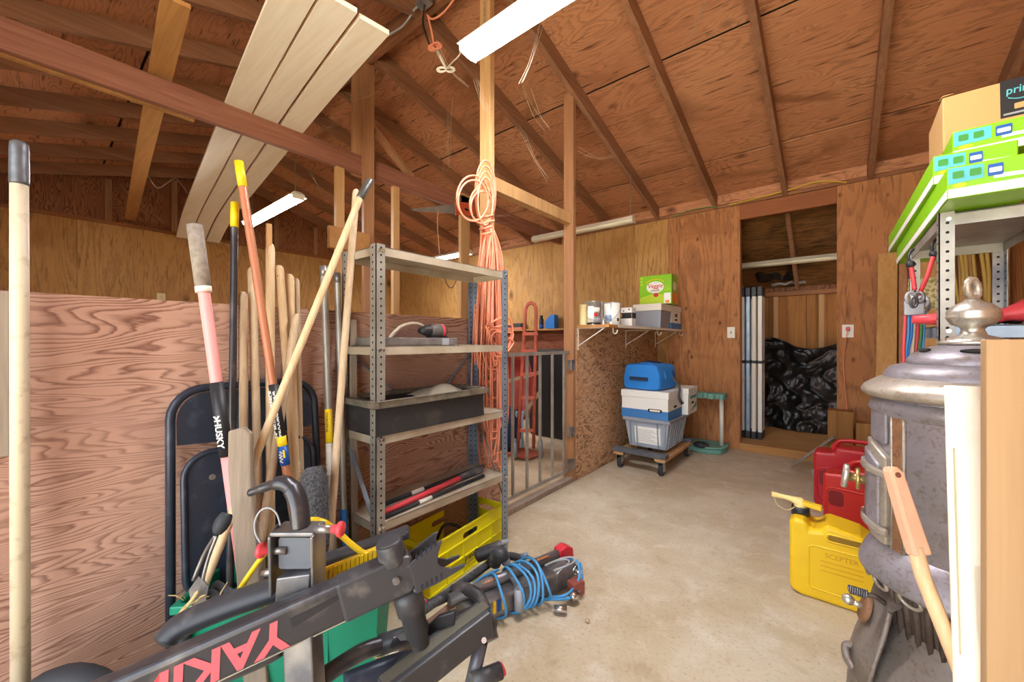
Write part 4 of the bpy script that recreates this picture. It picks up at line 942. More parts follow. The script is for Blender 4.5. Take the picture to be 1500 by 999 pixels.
for z in (.175, .155, .135): build('embossed_line', MB().box(fx0+.11, fx0+.25, fy0-.001, fy0, z, z+.006), plain('embossed_yellow_line', 'dba716', .5), t)
sx = fx0+.036
build('collar', MB().cyl((sx, 2.24, .325), (sx, 2.24, .362), .036, .034, 20), M['black'], t, label='black collar')
sp = build('spout', MB().tube([(sx, 2.24, .36), (sx, 2.238, .372), (sx-.006, 2.236, .384), (sx-.03, 2.232, .390), (sx-.062, 2.226, .394), (sx-.10, 2.218, .398), (sx-.108, 2.216, .399)], [.026, .026, .022, .0135, .0105, .0115, .0125], 14), plain('pale_yellow_spout', 'ead58c', .45, 0, .05), t, label='pale yellow spout')
build('trigger', MB().beam((sx+.0, 2.235, .383), (sx+.078, 2.23, .375), .034, .02), M['can_yellow'], sp, bevel=.004)
build('tether', MB().tube(bez([V((sx-.10, 2.21, .392)), V((sx-.085, 2.2, .36)), V((sx-.05, 2.2, .345)), V((sx-.02, 2.21, .362))], 6), .0018, 5), M['ivory'], sp)
def redcan(x0, x1, y0, y1, h, m, label, ang):
    c = V(((x0+x1)/2, (y0+y1)/2, 0)); t = thing('fuel_can', label, 'can', c)
    Mm = Matrix.Translation(c) @ Matrix.Rotation(ang, 4, 'Z'); w_ = (x1-x0)/2; d_ = (y1-y0)/2
    out = [(-w_+.02, 0), (w_-.01, 0), (w_, .02), (w_, h-.06), (w_-.02, h-.03), (w_-.05, h), (-w_+.115, h), (-w_+.105, h-.035), (-w_+.0, h-.045), (-w_, h-.07), (-w_, .04)]
    build('body', MB(Mm).prism(out, (0, -d_, 0), (1,0,0), (0,0,1), (0, 2*d_, 0)), m, t, bevel=.022, seg=4)
    build('handle', MB(Mm).tube(bez([V((-w_+.10, 0, h-.05)), V((-w_+.11, 0, h+.0)), V((-w_+.15, 0, h+.035)), V((w_-.07, 0, h+.035)), V((w_-.03, 0, h-.02))], 6), .016, 10, False, .8), m, t)
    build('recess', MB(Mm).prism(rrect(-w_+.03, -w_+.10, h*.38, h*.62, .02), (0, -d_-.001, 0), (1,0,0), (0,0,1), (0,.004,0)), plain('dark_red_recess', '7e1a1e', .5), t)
    build('panel_ridge', MB(Mm).tube([V((x, -d_+.001, z)) for x, z in rrect(-w_+.02, w_-.03, h*.15, h*.66, .03)], .006, 6, True), m, t)
    return t
redcan(-.06, .22, 3.02, 3.17, .37, M['can_red2'], 'brighter red fuel can, nearer of the two, partly behind the stove', -.15)
t = redcan(-.12, .24, 3.34, 3.52, .42, M['can_red'], 'dark red fuel can with a long top handle, behind the bright red can', -.05)
build('side_cap', MB().cyl((-.13, 3.40, .22), (-.105, 3.41, .22), .02), M['print_grey'], t)
# ---------------------------------------------------------------- cast iron stove
SX, SY = .2386, 1.363; SR = .19
def zv(v): return EYE - (v - 499.5) * .9 / F
def rpx(n): return n * .001167
st = thing('parlor_stove', 'grey cast iron parlor stove with a nickel finial and flared top ring', 'stove', (SX, SY, 0))
c0 = (SX, SY, 0)
L = lambda name, prof, m, n=48, **k: build(name, MB().lathe(prof, c0, n), M[m], st, **k)
L('base', [(0, .10), (.16, .10), (.205, .13), (.224, .18), (.218, .26), (.192, .34), (.160, .40), (.142, .43), (.138, .45)], 'stove_base')
for k in range(4):
    a = math.pi/4 + k*math.pi/2
    build('leg', MB().tube(bez([V((SX+.13*math.cos(a), SY+.13*math.sin(a), .17)), V((SX+.17*math.cos(a), SY+.17*math.sin(a), .10)), V((SX+.165*math.cos(a), SY+.165*math.sin(a), .04)), V((SX+.20*math.cos(a), SY+.20*math.sin(a), .006))], 5), .016, 8), M['stove_base'], st)
L('fire_pot', [(.132, .43), (.142, .50), (.15, .60)], 'stove_dark')
rb = MB()
for k in range(40):
    a = 2*math.pi*k/40; rb.tube([(SX+.134*math.cos(a), SY+.134*math.sin(a), .425), (SX+.150*math.cos(a), SY+.150*math.sin(a), .585)], .0075, 6)
build('fire_pot_ribs', rb, M['stove_dark'], st, kind='stuff')
L('body', [(.155, .60), (.162, .64), (.163, .93), (.17, .955), (.165, .985)], 'stove')
L('shoulder', [(.166, .94), (.178, .955), (.172, .975), (.165, .98)], 'stove')
for k in range(8):
    a = math.radians(217 + 45*k); e1 = V((-math.sin(a), math.cos(a), 0)); n_ = V((math.cos(a), math.sin(a), 0))
    build('seam_strip', MB().prism([(-.012, .61), (.012, .61), (.012, .95), (-.012, .95)], V((SX, SY, 0)) + n_*.158, e1, (0,0,1), n_*.009), M['stove_rust'], st, bevel=.002)
    for s in (-1, 1): build('seam_bead', MB().tube([V((SX, SY, z)) + n_*.164 + e1*s*.015 for z in (.61, .95)], .0035, 6), M['stove_rim'], st)
L('top_ring', [(.15, .985), (SR-.01, .985), (SR, .992), (SR+.002, 1.0), (SR-.004, 1.012), (SR-.03, 1.03), (SR-.045, 1.035)], 'stove_rim')
L('swell_top', [(.150, 1.028), (.150, 1.04), (.138, 1.058), (.115, 1.066), (.105, 1.066)], 'stove')
L('lid', [(.108, 1.064), (.11, 1.072), (.10, 1.088), (.075, 1.104), (.05, 1.112), (.035, 1.114)], 'stove')
for k in range(6):
    a = math.radians(200 + 60*k); p = V((SX+.086*math.cos(a), SY+.086*math.sin(a), 1.0975)); nr = V((math.cos(a)*.45, math.sin(a)*.45, .9)).normalized(); e1 = V((-math.sin(a), math.cos(a), 0)); e2 = nr.cross(e1)
    build('lid_slot', MB().prism([(x, y) for x, y in [(.018*math.cos(t_), .007*math.sin(t_)*(1+.4*math.cos(t_))) for t_ in [2*math.pi*i/14 for i in range(14)]]], p - nr*.001, e1, e2, nr*.004), M['hole'], st)
fin = build('finial', MB().lathe([(0, 1.112), (.055, 1.112), (.057, 1.117), (.045, 1.126), (.022, 1.134), (.018, 1.146), (.022, 1.152), (.034, 1.158), (.041, 1.17), (.043, 1.176), (.041, 1.18), (.043, 1.184), (.04, 1.192), (.03, 1.203), (.016, 1.21), (.012, 1.216), (0, 1.217)], c0, 32), M['nickel'], st, label='nickel finial')
rp = [V((SX, SY, 1.239)) + V((CS, SN, .35)).normalized()*(.012*math.cos(a)) + V((-.25*CS, -.25*SN, 1)).normalized()*(.0215*math.sin(a)) for a in [2*math.pi*k/20 for k in range(20)]]
build('finial_ring', MB().tube(rp, [.0065+.0015*(k % 2) for k in range(20)], 8, True), M['stove_rim'], fin)
# door on the side towards the doorway of the room (the side facing away from the wall)
def cyl_pt(a, r, z): return V((SX + r*math.cos(a), SY + r*math.sin(a), z))
a0, a1 = math.radians(170), math.radians(238)
def shell(name, r, th, z0, z1, aa, ab, m, arch=0, n=14, **k):
    mb = MB(); vs = []; fs = []
    for i in range(n+1):
        s_ = i/n; a = aa + (ab-aa)*s_; zt2 = z1 + arch*math.sin(math.pi*s_)
        vs += [cyl_pt(a, r, z0), cyl_pt(a, r, zt2), cyl_pt(a, r+th, zt2), cyl_pt(a, r+th, z0)]
    for i in range(n):
        b_ = 4*i
        for q in range(4): fs.append((b_+q, b_+(q+1)%4, b_+4+(q+1)%4, b_+4+q))
    fs += [(0,1,2,3), (4*n, 4*n+3, 4*n+2, 4*n+1)]
    mb.add(vs, fs); return build(name, mb, M[m], st if 'parent' not in k else k['parent'], bevel=.004)
dr = shell('feed_door_frame', .16, .018, .64, .845, math.radians(150), math.radians(211), 'stove_rim', .03)
shell('feed_door', .17, .014, .655, .825, math.radians(156), math.radians(206), 'stove', .025, parent=dr)
for z in (.665, .80): 
    shell('hinge_bar', .18, .012, z, z+.018, math.radians(168), math.radians(216), 'stove_rim', parent=dr)
shell('upper_door', .162, .010, .875, .955, math.radians(165), math.radians(208), 'stove', .0)
kd = cyl_pt(math.radians(178), .19, .765)
kb = build('latch', MB().cyl(cyl_pt(math.radians(180), .175, .76), cyl_pt(math.radians(180), .215, .765), .011, None, 12).lathe([(0, -.004), (.026, -.004), (.028, 0), (.026, .005), (0, .005)], cyl_pt(math.radians(180), .198, .763), 20, 0, 2*math.pi, (0,1,0), (0,0,1), (1,0,0)), M['brass'], dr, label='brass latch wheel')
rg = MB().tube([cyl_pt(math.radians(180), .222, .765) + V((.003*math.sin(a), .016*math.cos(a), .026*math.sin(a))) for a in [2*math.pi*k/16 for k in range(16)]], .007, 8, True)
build('latch_ring', rg, M['nickel'], dr)
# foot rail: broad skirt ring with pierced ears
L('skirt_ring', [(.150, .645), (.168, .635), (.186, .60), (.196, .572), (.197, .562), (.19, .556), (.17, .565), (.145, .59)], 'stove')
for k in range(8):
    a = math.radians(165 + 22*k)
    build('skirt_ear', MB().tube([cyl_pt(a + .11*math.cos(q), .184 + .004*math.sin(q), .550 + .014*math.sin(q)) for q in [2*math.pi*i/14 for i in range(14)]], .0045, 6, True), M['stove_rim'], st)
# ash door with its nickel knob and spring handle
ad = build('ash_door', MB().lathe([(.18, .30), (.220, .295), (.205, .36), (.182, .43), (.168, .49), (.14, .505)], c0, 14, math.radians(160), math.radians(214)), M['stove_base'], st)
build('door_edge', MB().tube([cyl_pt(math.radians(214), r_+.004, z_) for r_, z_ in ((.220, .297), (.205, .36), (.183, .43), (.169, .488))], .005, 8), M['stove_base'], ad)
dn = V((math.cos(math.radians(186)), math.sin(math.radians(186)), .32)).normalized(); dc = cyl_pt(math.radians(186), .180, .44); de = V((-math.sin(math.radians(186)), math.cos(math.radians(186)), 0))
build('draft_wheel', MB().lathe([(0, .0), (.034, .0), (.036, .004), (.028, .012), (0, .014)], dc, 24, 0, 2*math.pi, de, dn.cross(de), dn), M['stove_rust'], ad)
build('draft_knob', MB().cyl(dc + dn*.01, dc + dn*.032, .008, .007, 12).ball(dc + dn*.04, .0135, 14, 9), M['nickel'], ad, label='nickel knob')
h0 = cyl_pt(math.radians(205), .168, .495)
build('spring_handle', MB().tube(bez([h0, h0 + V((-.015,-.008,.012)), h0 + V((-.03,-.01,.012))], 5), .006, 8), M['stove_dark'], ad)
spz = [h0 + V((-.03 - .0006*k, -.010 + .009*math.cos(k*.9), .012 + .009*math.sin(k*.9))) for k in range(60)]
build('spring_coil', MB().tube(spz, .0022, 5), M['dark_steel'], ad)
build('ash_latch', MB().tube(bez([cyl_pt(math.radians(184), .205, .335), cyl_pt(math.radians(184), .222, .325), cyl_pt(math.radians(190), .222, .308), cyl_pt(math.radians(196), .212, .30)], 5), .010, 8), M['stove_base'], ad)
build('ash_latch_bar', MB().beam(cyl_pt(math.radians(180), .218, .30), cyl_pt(math.radians(210), .215, .285), .018, .018), M['stove_base'], ad, bevel=.005)
# pole, pipe and plank leaning by the stove
pt = P(1413, 566, dep=.66); pb = P(1428, 999, dep=.62)
d_ = (pb - pt).normalized(); pe = pt + d_ * ((pt.z - .0) / -d_.z)
t = thing('plastic_pipe', 'fat white plastic pipe leaning before the stove', 'pipe', pe)
sdv = d_.cross(V((1,0,0))).normalized(); sd2 = d_.cross(sdv)
build('pipe', MB().lathe([(.0235, 0), (.0235, (pe-pt).length), (.0205, (pe-pt).length), (.0205, 0)], pe, 28, 0, 2*math.pi, sdv, sd2, -d_), M['pvc'], t)
build('pipe_print', MB().beam(pt + d_*.10 + V((-.0165, -.0165, 0)), pt + d_*.42 + V((-.0165, -.0165, 0)), .0015, .004, (CS, SN, 0)), plain('faint_pipe_print', 'c9bd9c', .5), t)
pl0 = P(1450, 497, dep=.56)
ang = math.radians(6)
Mm = Matrix.Translation((pl0.x, pl0.y, 0)) @ Matrix.Rotation(ang, 4, 'Z')
single('standing_plank', MB(Mm).box(-.003, .15, 0, .022, 0, pl0.z), wood('tan_plank', 'b4946f', 'a3825d', 'z', 40, .6, '957551'), 'broad tan plank standing upright beside the white pipe', 'plank', bevel=.002)
# hammer style hickory handle
ta = P(1306, 690, dep=.72); tb_ = P(1352, 845, dep=.68); tc_ = P(1414, 999, dep=.63)
d_ = (tc_ - tb_).normalized(); te = tc_ + d_ * (tc_.z / -d_.z if d_.z < 0 else 0)
t = thing('axe_haft', 'pinkish wooden tool handle with a bored end leaning on the stove', 'handle', te)
hk = wood('pale_hickory', 'e0c09a', 'd2ac82', 'z', 110, .45, 'c59d72')
build('shaft', MB().tube([P(1340, 800, dep=.69), tb_, tc_, te], [.0115, .0112, .0112, .012], 14), hk, t)
ax = (P(1340, 800, dep=.69) - ta).normalized(); fr = V((CS, SN, 0)); fr = (fr - ax*fr.dot(ax)).normalized(); nn = ax.cross(fr)
ln_ = (P(1343, 812, dep=.69) - ta).length
build('socket_end', MB().prism([(-.010, 0), (-.006, -.008), (.006, -.008), (.014, .004), (.0175, ln_*.75), (.0185, ln_), (-.0125, ln_), (-.0125, ln_*.6)], ta - nn*.010, fr, ax, nn*.02), plain('pinkish_wood', 'd9a78c', .5, 0, .08, 12, 'c8977a'), t, bevel=.004, label='pinkish flattened end')
build('bored_hole', MB().cyl(ta + ax*.006 + nn*.0115, ta + ax*.006 - nn*.0115, .0048, None, 12), plain('hole_rust', '6f3c2c', .8), t)
# ---------------------------------------------------------------- gate, and what stands in the stall
gx = XP - .035
t = thing('stall_gate', 'low metal bar gate hinged on the reddish post', 'gate', (gx, (YGA+YGB)/2, .04))
ZG = 1.03
for z in (ZG, .09): build('rail', MB().box(gx-.006, gx+.006, 1.86, 2.72, z-.012, z+.012), M['steel'], t)
for u in (751, 772, 791, 809, 826):
    y = P(u, 600, X=gx).y; build('bar', MB().box(gx-.008, gx+.008, y-.008, y+.008, .09, ZG), M['steel'], t)
build('end_stick', MB().cyl((gx, 1.875, .1), (gx, 1.875, 1.07), .012), M['pale_post'], t, label='wooden stick lashed to the end')
for z in (.93, .40, .14): build('hinge', MB().box(gx+.0, gx+.037, 2.70, 2.75, z-.04, z+.04), M['dark_steel'], t, bevel=.003)
# hand truck
hb = P(770, 672, Z=0)
t = thing('hand_truck', 'salmon red hand truck with blue grey wheels behind the gate', 'hand truck', hb)
hx, hy = hb.x, hb.y; pa = V((CS*.9, SN*.9, 0)).normalized()
tops = P(778, 443, dep=3.86); axis = V((tops.x - hx, tops.y - hy, tops.z - .1)).normalized()
o = V((hx, hy, .10)); Ltop = (tops.z - .1) / axis.z; hw = .075
pts = [o - pa*hw*1.0] + [o + axis*(Ltop-.09) - pa*hw*.7] + [o + axis*(Ltop-.09) + pa*hw*.7*(-math.cos(a)) + axis*.085*math.sin(a) for a in [math.pi*k/10 for k in range(1, 10)]] + [o + axis*(Ltop-.09) + pa*hw*.7, o + pa*hw*1.0]
build('frame', MB().tube(pts, .0165, 10), M['truck_red'], t)
for f in (.12, .34, .5, .66, .78): build('cross_bar', MB().beam(o + axis*Ltop*f - pa*hw, o + axis*Ltop*f + pa*hw, .03, .03), M['truck_red'], t)
build('nose_plate', MB().box(hx-.22, hx+.06, hy-.05, hy+.22, .012, .022), M['truck_red'], t)
for s in (-1, 1):
    c = o + pa*(s*.12+.02) + V((0, 0, 0)); build('wheel', MB().lathe([(0, -.02), (.075, -.02), (.095, -.012), (.095, .012), (.075, .02), (0, .02)], V((c.x, c.y, .096)), 24, 0, 2*math.pi, (-pa.y, pa.x, 0), (0,0,1), pa), M['steel_blue'], t)
t = thing('wheelbarrow', 'red tub wheelbarrow tipped up behind the hand truck, wooden handles crossing', 'wheelbarrow', (-2.74, 3.30, 0))
wbM = Matrix.Translation((-2.74, 3.30, .62)) @ Matrix.Rotation(math.radians(39), 4, 'Z') @ Matrix.Rotation(math.radians(70), 4, 'X')
build('tub', MB(wbM).grid(lambda s, u: V(((s-.5)*.5*(.75+.25*math.sin(math.pi*u)), (u-.5)*.7, -.16*(1-(2*s-1)**4)*(1-(2*u-1)**4))), 20, 20), plain('barrow_red', 'b5463c', .45, .1, .12, 7, '9c3a31'), t, solid=.004)
for u0, v0, u1, v1 in ((738, 560, 792, 545), (735, 650, 790, 575)): build('wooden_handle', MB().beam(P(u0, v0, dep=4.1), P(u1, v1, dep=4.05), .04, .035), M['handle_grey'], t)
for s in (0, 1): build('leg', MB().tube([P(745+12*s, 600, dep=4.2), P(742+12*s, 660, dep=4.15), P(748+10*s, 668, dep=4.1)], .014, 8), M['navy'], t)
pc = P(806, 600, Y=3.95)
t = thing('black_bin', 'tall black plastic bin with a lid standing behind the gate', 'bin', (pc.x, 4.1, 0))
build('tub', MB().frust(pc.x-.24, pc.x+.75, 3.78, 4.40, 0, .98, .03), M['black'], t, bevel=.02)
build('lid', MB().box(pc.x-.26, pc.x+.77, 3.75, 4.42, .982, 1.02), M['black_dirty'], t, bevel=.012)
t = thing('blue_sack', 'dark blue heap of folded cloth low behind the hand truck', 'sack', P(742, 655, dep=3.98))
c = P(742, 625, dep=3.98); c.z = .235
build('heap', MB().ball(c, .18, 20, 12, (.9, .9, 1.3)), plain('dark_blue_cloth', '23344f', .8, 0, .25, 9, None, .6), t)
c = P(757, 632, dep=3.9)
for k in range(3): build('pale_strap', MB().tube(bez([c + V((.03*k*CS, .03*k*SN, .2)), c + V((.03*k*CS-.01, .03*k*SN, .05)), c + V((.03*k*CS, .03*k*SN, -.16))], 5), .012, 6), plain('pale_blue_strap', '9fb8cd', .6), t)
zl = 1.2905
c = P(808, 480, Y=YB-.08)
t = thing('blue_holder', 'bright blue slanted file holder on the ledge behind the post', 'holder', (c.x, YB-.08, zl))
build('holder', MB().prism([(-.07, 0), (.085, 0), (.085, .19), (.02, .19), (-.07, .10)], (c.x, YB-.14, zl), (1,0,0), (0,0,1), (0,.1,0)), M['blue'], t, bevel=.004)
c = P(793, 480, Y=YB-.08); t = thing('spray_can', 'black spray can on the ledge beside the blue holder', 'can', (c.x, YB-.08, zl))
build('body', MB().lathe([(0, 0), (.032, 0), (.033, .01), (.033, .13), (.026, .15), (0, .15)], (c.x, YB-.08, zl), 16), M['black'], t)
build('cap', MB().cyl((c.x, YB-.08, zl+.15), (c.x, YB-.08, zl+.19), .022), M['rubber'], t)
build('label', MB().lathe([(.0334, .02), (.0334, .06)], (c.x, YB-.08, zl), 16), M['print_blue'], t)
c = P(757, 478, Y=YB-.08); t = thing('parts_box', 'dark open box on the ledge behind the orange cords', 'box', (c.x, YB-.08, zl))
build('body', hollow(c.x-.12, c.x+.12, YB-.14, YB-.02, zl, zl+.09, .0), M['black_dirty'], t)
build('front_rail', MB().box(c.x-.12, c.x+.16, YB-.158, YB-.142, zl, zl+.03), M['truck_red'], t)
# hand saw under the tie beam
t = thing('hand_saw', 'hand saw with an orange handle hanging under the tie beam', 'saw', P(650, 304, X=-2.90))
bl = [P(u, v+4, X=-2.90) for u, v in ((601, 302), (640, 298), (668, 294), (670, 309), (640, 307), (605, 305))]
build('blade', MB().prism([(p.y, p.z) for p in bl], (-2.90, 0, 0), (0,1,0), (0,0,1), (.003,0,0)), M['steel'], t)
hd_ = [P(u, v+4, X=-2.90) for u, v in ((666, 293), (680, 292), (694, 296), (698, 308), (690, 313), (678, 310), (667, 311))]
build('handle', MB().prism([(p.y, p.z) for p in hd_], (-2.91, 0, 0), (0,1,0), (0,0,1), (.022,0,0)), plain('saw_orange', 'c5583a', .5), t, bevel=.004)
build('grip_hole', MB().prism(ell(sum(p.y for p in hd_)/7, sum(p.z for p in hd_)/7, .028, .012, 14), (-2.888, 0, 0), (0,1,0), (0,0,1), (.001,0,0)), M['hole'], t)
# ---------------------------------------------------------------- orange extension cord hanging on the pale post
t = thing('extension_cord', 'long orange extension cord looped and hung on the pale post', 'cord', (-1.56, 1.70, .3))
random.seed(5)
kx = -1.565; K = P(712, 330, X=kx)
def sag(i, n, X, cy, w_, zt_, zb):
    pts = []
    for k in range(17):
        q = math.pi * k / 16; s_ = -math.cos(q)
        yy = cy + w_*s_*(.12 + .88*min(1, math.sin(q)*1.0+.0)); pts.append(V((X + .012*math.sin(3*q+i), cy + w_*s_*(1-.75*(1-math.sin(q))**1.5), zb + (zt_-zb)*(1-math.sin(q))**1.0 )))
    return pts
for i in range(30):
    X = kx + random.uniform(-.02, .045); cy = K.y + random.uniform(-.01, .10); w_ = random.uniform(.02, .115)
    zb = random.choice([.42, .40, .5, .62, .75, .95, 1.0, .9]) + random.uniform(-.04, .06)
    a = [V((X, K.y + random.uniform(-.015, .015), K.z + random.uniform(-.03, .0)))]
    m = (K.z - zb)
    lft = [V((X, cy - w_*f, K.z - m*g)) for f, g in ((.5, .2), (.85, .5), (1.0, .82))]
    rgt = [V((X+.006, cy + w_*f, K.z - m*g)) for f, g in ((1.0, .82), (.85, .5), (.5, .2))]
    bot = [V((X, cy - w_*.55, zb+.015)), V((X, cy + w_*.0, zb)), V((X, cy + w_*.55, zb+.015))]
    build('cord_loop', MB().tube(bez(a + lft + bot + rgt + [a[0] + V((.004, .004, 0))], 5), .0048, 6), M['orange_cord'], t)
for cu, cv, ru_, rv, n_ in ((711, 283, 15, 48, 4), (693, 290, 24, 33, 2), (706, 300, 18, 26, 2)):
    for k in range(n_):
        f = 1 - .09*k; pts = [P(cu + ru_*f*math.cos(a), cv + rv*f*math.sin(a) + 4*k, X=kx + .012*k + (.02 if n_ == 2 else 0)) for a in [2*math.pi*j/26 for j in range(26)]]
        build('top_coil', MB().tube(pts, .0055, 6, True), M['orange_cord'], t)
for k in range(4):
    c = P(711 + (k % 2), 318 + 8*k, X=kx); build('wrap', MB().tube([c + V((.035*math.cos(a)+.01, .042*math.sin(a), .016*math.sin(a))) for a in [2*math.pi*j/18 for j in range(18)]], .0058, 6, True), M['orange_cord'], t)
for k in range(4):
    zc_ = P(740, 480+7*k, X=kx).z
    pts = [V((kx+.065+.008*k, K.y + .045 + .115*(1-.05*k)*math.cos(a), zc_ + (.075 if math.sin(a) < 0 else .05)*math.sin(a) + .02*math.sin(2*a+k))) for a in [2*math.pi*j/32 for j in range(32)]]
    build('side_coil', MB().tube(pts, .0055, 6, True), M['orange_cord'], t)
pz = P(708, 638, X=kx)
build('plug', MB().box(pz.x-.015, pz.x+.015, pz.y-.014, pz.y+.014, pz.z-.04, pz.z+.02), M['dark_steel'], t, bevel=.006, label='dark plug end')
build('plug_lead', MB().tube([V((pz.x, pz.y, pz.z+.02)), V((pz.x, pz.y-.01, pz.z+.14))], .0048, 6), M['orange_cord'], t)
# ---------------------------------------------------------------- folding chair against the red plywood
t = thing('folding_chair', 'dark blue metal folding chair folded flat against the red plywood', 'chair', (-1.52, .48, 0))
def CH(y, z, off=0): return V((-1.50 - .075*z/.98 + off, y, z))
cy0, cy1 = .265, .695; cym = (cy0+cy1)/2
pts = [CH(cy0-.01, .012)] + [CH(cy0, .85)] + [CH(cy0+.09-.09*math.cos(a), .88+.09*math.sin(a)) for a in [math.pi/2*k/6 for k in range(7)]] + [CH(cy1-.09+.09*math.sin(a), .88+.09*math.cos(a)) for a in [math.pi/2*k/6 for k in range(7)]] + [CH(cy1, .85), CH(cy1+.01, .012)]
build('frame', MB().tube(pts, .0125, 10), M['navy'], t)
build('backrest', MB().prism([(y-cym, z) for y, z in [(cy0+.014, .80), (cym, .785), (cy1-.014, .80)] + [(cy1-.014-.075*(1-math.cos(a)), .87+.085*math.sin(a)) for a in [math.pi/2*k/6 for k in range(7)]] + [(cy0+.089-.075*math.sin(a), .87+.085*math.cos(a)) for a in [math.pi/2*k/6 for k in range(7)]]], CH(cym, 0, .0), (0,1,0), (-.0765,0,1), (.004,0,0)), M['navy'], t)
so = CH(cym, 0, .022)
sp_ = rrect(-.19, .19, .335, .77, .07, 6)
se = build('seat', MB().prism(sp_, so, (0,1,0), (-.0765,0,1), (.006,0,0)), M['navy'], t, bevel=.003)
build('seat_rim', MB().tube([so + V((.004,0,0)) + V((0,1,0))*x + V((-.0765,0,1))*y for x, y in sp_], .009, 8, True), M['navy'], se)
for y, z in ((-.12, .69), (.12, .69), (-.12, .42), (.12, .42)): build('rivet', MB().cyl(so + V((.004 - .0765*z, y, z)), so + V((.009-.0765*z, y, z)), .009, None, 12), M['dark_steel'], se)
for s in (-1, 1): build('back_leg', MB().tube([CH(cym+s*.15, .60, .012), CH(cym+s*.15, .02, .012)], .011, 8), M['navy'], t)
build('foot_bar', MB().tube([CH(cym-.15, .12, .012), CH(cym+.15, .12, .012)], .008, 8), M['navy'], t)
# ---------------------------------------------------------------- green bin that holds the tools
A = P(262, 886, Z=.40); B = P(556, 868, Z=.40); A.z = B.z = 0
ex = (B-A).normalized(); ey = V((-ex.y, ex.x, 0)); bl_ = (B-A).length; bd = .20; bh = .40
Mb = Matrix(((ex.x, ey.x, 0, A.x), (ex.y, ey.y, 0, A.y), (0,0,1,0), (0,0,0,1)))
t = thing('green_bin', 'green plastic bin holding the upright tools, behind the black rack', 'bin', Mb @ V((bl_/2, bd/2, 0)))
hb_ = hollow(0, bl_, 0, bd, .0, bh, .03, .004); 
build('tub', MB(Mb).add(hb_.v, hb_.f), M['green_bin'], t, bevel=.006)
rm = MB(Mb)
for a in ((-.015, bl_+.015, -.015, .004), (-.015, bl_+.015, bd-.004, bd+.015), (-.015, .004, 0, bd), (bl_-.004, bl_+.015, 0, bd)): rm.box(*a, bh-.02, bh+.004)
build('rim', rm, M['green_bin'], t, bevel=.004)
build('rib', MB(Mb).box(bl_*.72, bl_*.72+.004, .008, .03, .03, bh-.03), M['green_bin'], t)
build('moulded_mark', MB(Mb).tube([V((bl_*.60+x, .014, .17+z)) for x, z in ((0,0),(0,.03),(.012,.036),(.028,.04),(.028,.005))], .0012, 4).tube([V((bl_*.605, .014, .165)), V((bl_*.60+.012, .014, .185)), V((bl_*.60+.016, .014, .165))], .0012, 4), M['print_teal'], t)
# ---------------------------------------------------------------- tools
def ends(u0, v0, X0, u1, v1, X1, floor=.02):
    a, b = P(u0, v0, X=X0), P(u1, v1, X=X1); d = (b - a).normalized()
    if d.z < 0: b = a + d * ((floor - a.z) / d.z)
    return a, b
def facing(axis):
    n = V((SN, -CS, 0)) ; n = (n - axis*n.dot(axis)).normalized(); return n
def stick(name, label, cat, u0, v0, X0, u1, v1, X1, r, m, tip=True, floor=.02, group=None, n=14):
    a, b = ends(u0, v0, X0, u1, v1, X1, floor); t = thing(name, label, cat, b, group)
    d = (b-a).normalized(); pts = [a, a+d*r*.5, a+d*r*1.4] + [a + (b-a)*f for f in (.15, .4, .7)] + [b]
    rs = [r*.55, r*.9, r*1.03] + [r*1.0, r*.96, r*.98] + [r*1.02] if tip else [r]*7
    build('shaft', MB().tube(pts, rs, n), M[m], t)
    return t, a, b
def band(t, a, b, f0, f1, r, m, name='band', n=18, label=None):
    return build(name, MB().cyl(a + (b-a)*f0, a + (b-a)*f1, r, None, n), M[m], t, label=label)
def at_v(a, b, v):
    """fraction along a-b that shows at image row v"""
    lo, hi = 0.0, 1.0
    for _ in range(40):
        m_ = (lo+hi)/2; p = a + (b-a)*m_; dep = -SN*p.x + CS*p.y; vv = 499.5 - F*(p.z-EYE)/dep
        if vv < v: lo = m_
        else: hi = m_
    return lo
# pole standing alone against the partition
t = thing('standing_pole', 'cream painted pole with a dark grip standing alone by the red plywood', 'pole', P(30, 999, dep=.97))
pa_, pb_ = P(28, 207, dep=.97), P(30, 999, dep=.95); dd = (pb_-pa_).normalized(); pe = pa_ + dd*(pa_.z/-dd.z)
build('shaft', MB().tube([pa_ + dd*.05, pa_+dd*.4, pe], [.0155, .016, .0165], 18), M['cream'], t)
build('grip', MB().tube([pa_, pa_+dd*.006, pa_+dd*.02, pa_+dd*.10, pa_+dd*.108], [.010, .0155, .0165, .0172, .0165], 18), plain('dark_metal_grip', '53555a', .4, .4, .15, 20, '7f8288'), t, label='dark grip end')
a = P(-2, 427, X=XP+.03); b = P(15, 668, X=XP+.03)
single('hung_board', MB().box(XP+.014, XP+.034, a.y-.12, b.y, b.z, a.z), M['weathered'], 'grey weathered board on the red plywood behind the cream pole', 'board', bevel=.003)
# 1 red and black long tool
t, a, b = stick('husky_bar', 'pink and black tool with a grey foam grip leaning among the handles', 'tool', 285, 330, -1.50, 331, 660, -1.42, .0155, 'pink', False)
f = at_v(a, b, 420); band(t, a, b, -.0, f, .0205, 'grip_grey', 'grip', label='grey foam grip'); band(t, a, b, f, f+.012, .021, 'white', 'ring', label='white ring')
g_ = at_v(a, b, 560); h_ = at_v(a, b, 668); band(t, a, b, g_, h_, .0185, 'black', 'black_sleeve', label='black sleeve')
band(t, a, b, h_, .99, .016, 'pink', 'lower_shaft', label='salmon lower end')
d = (b-a).normalized(); n_ = facing(d); rt = d.cross(n_)
if rt.dot(V((CS, SN, 0))) < 0: rt = -rt
fm_ = at_v(a, b, 634); text('lettering', 'HUSKY', a+(b-a)*fm_ + n_*.0192, d, rt, .027, M['print_white'], t, 0, .02, fit=.085)
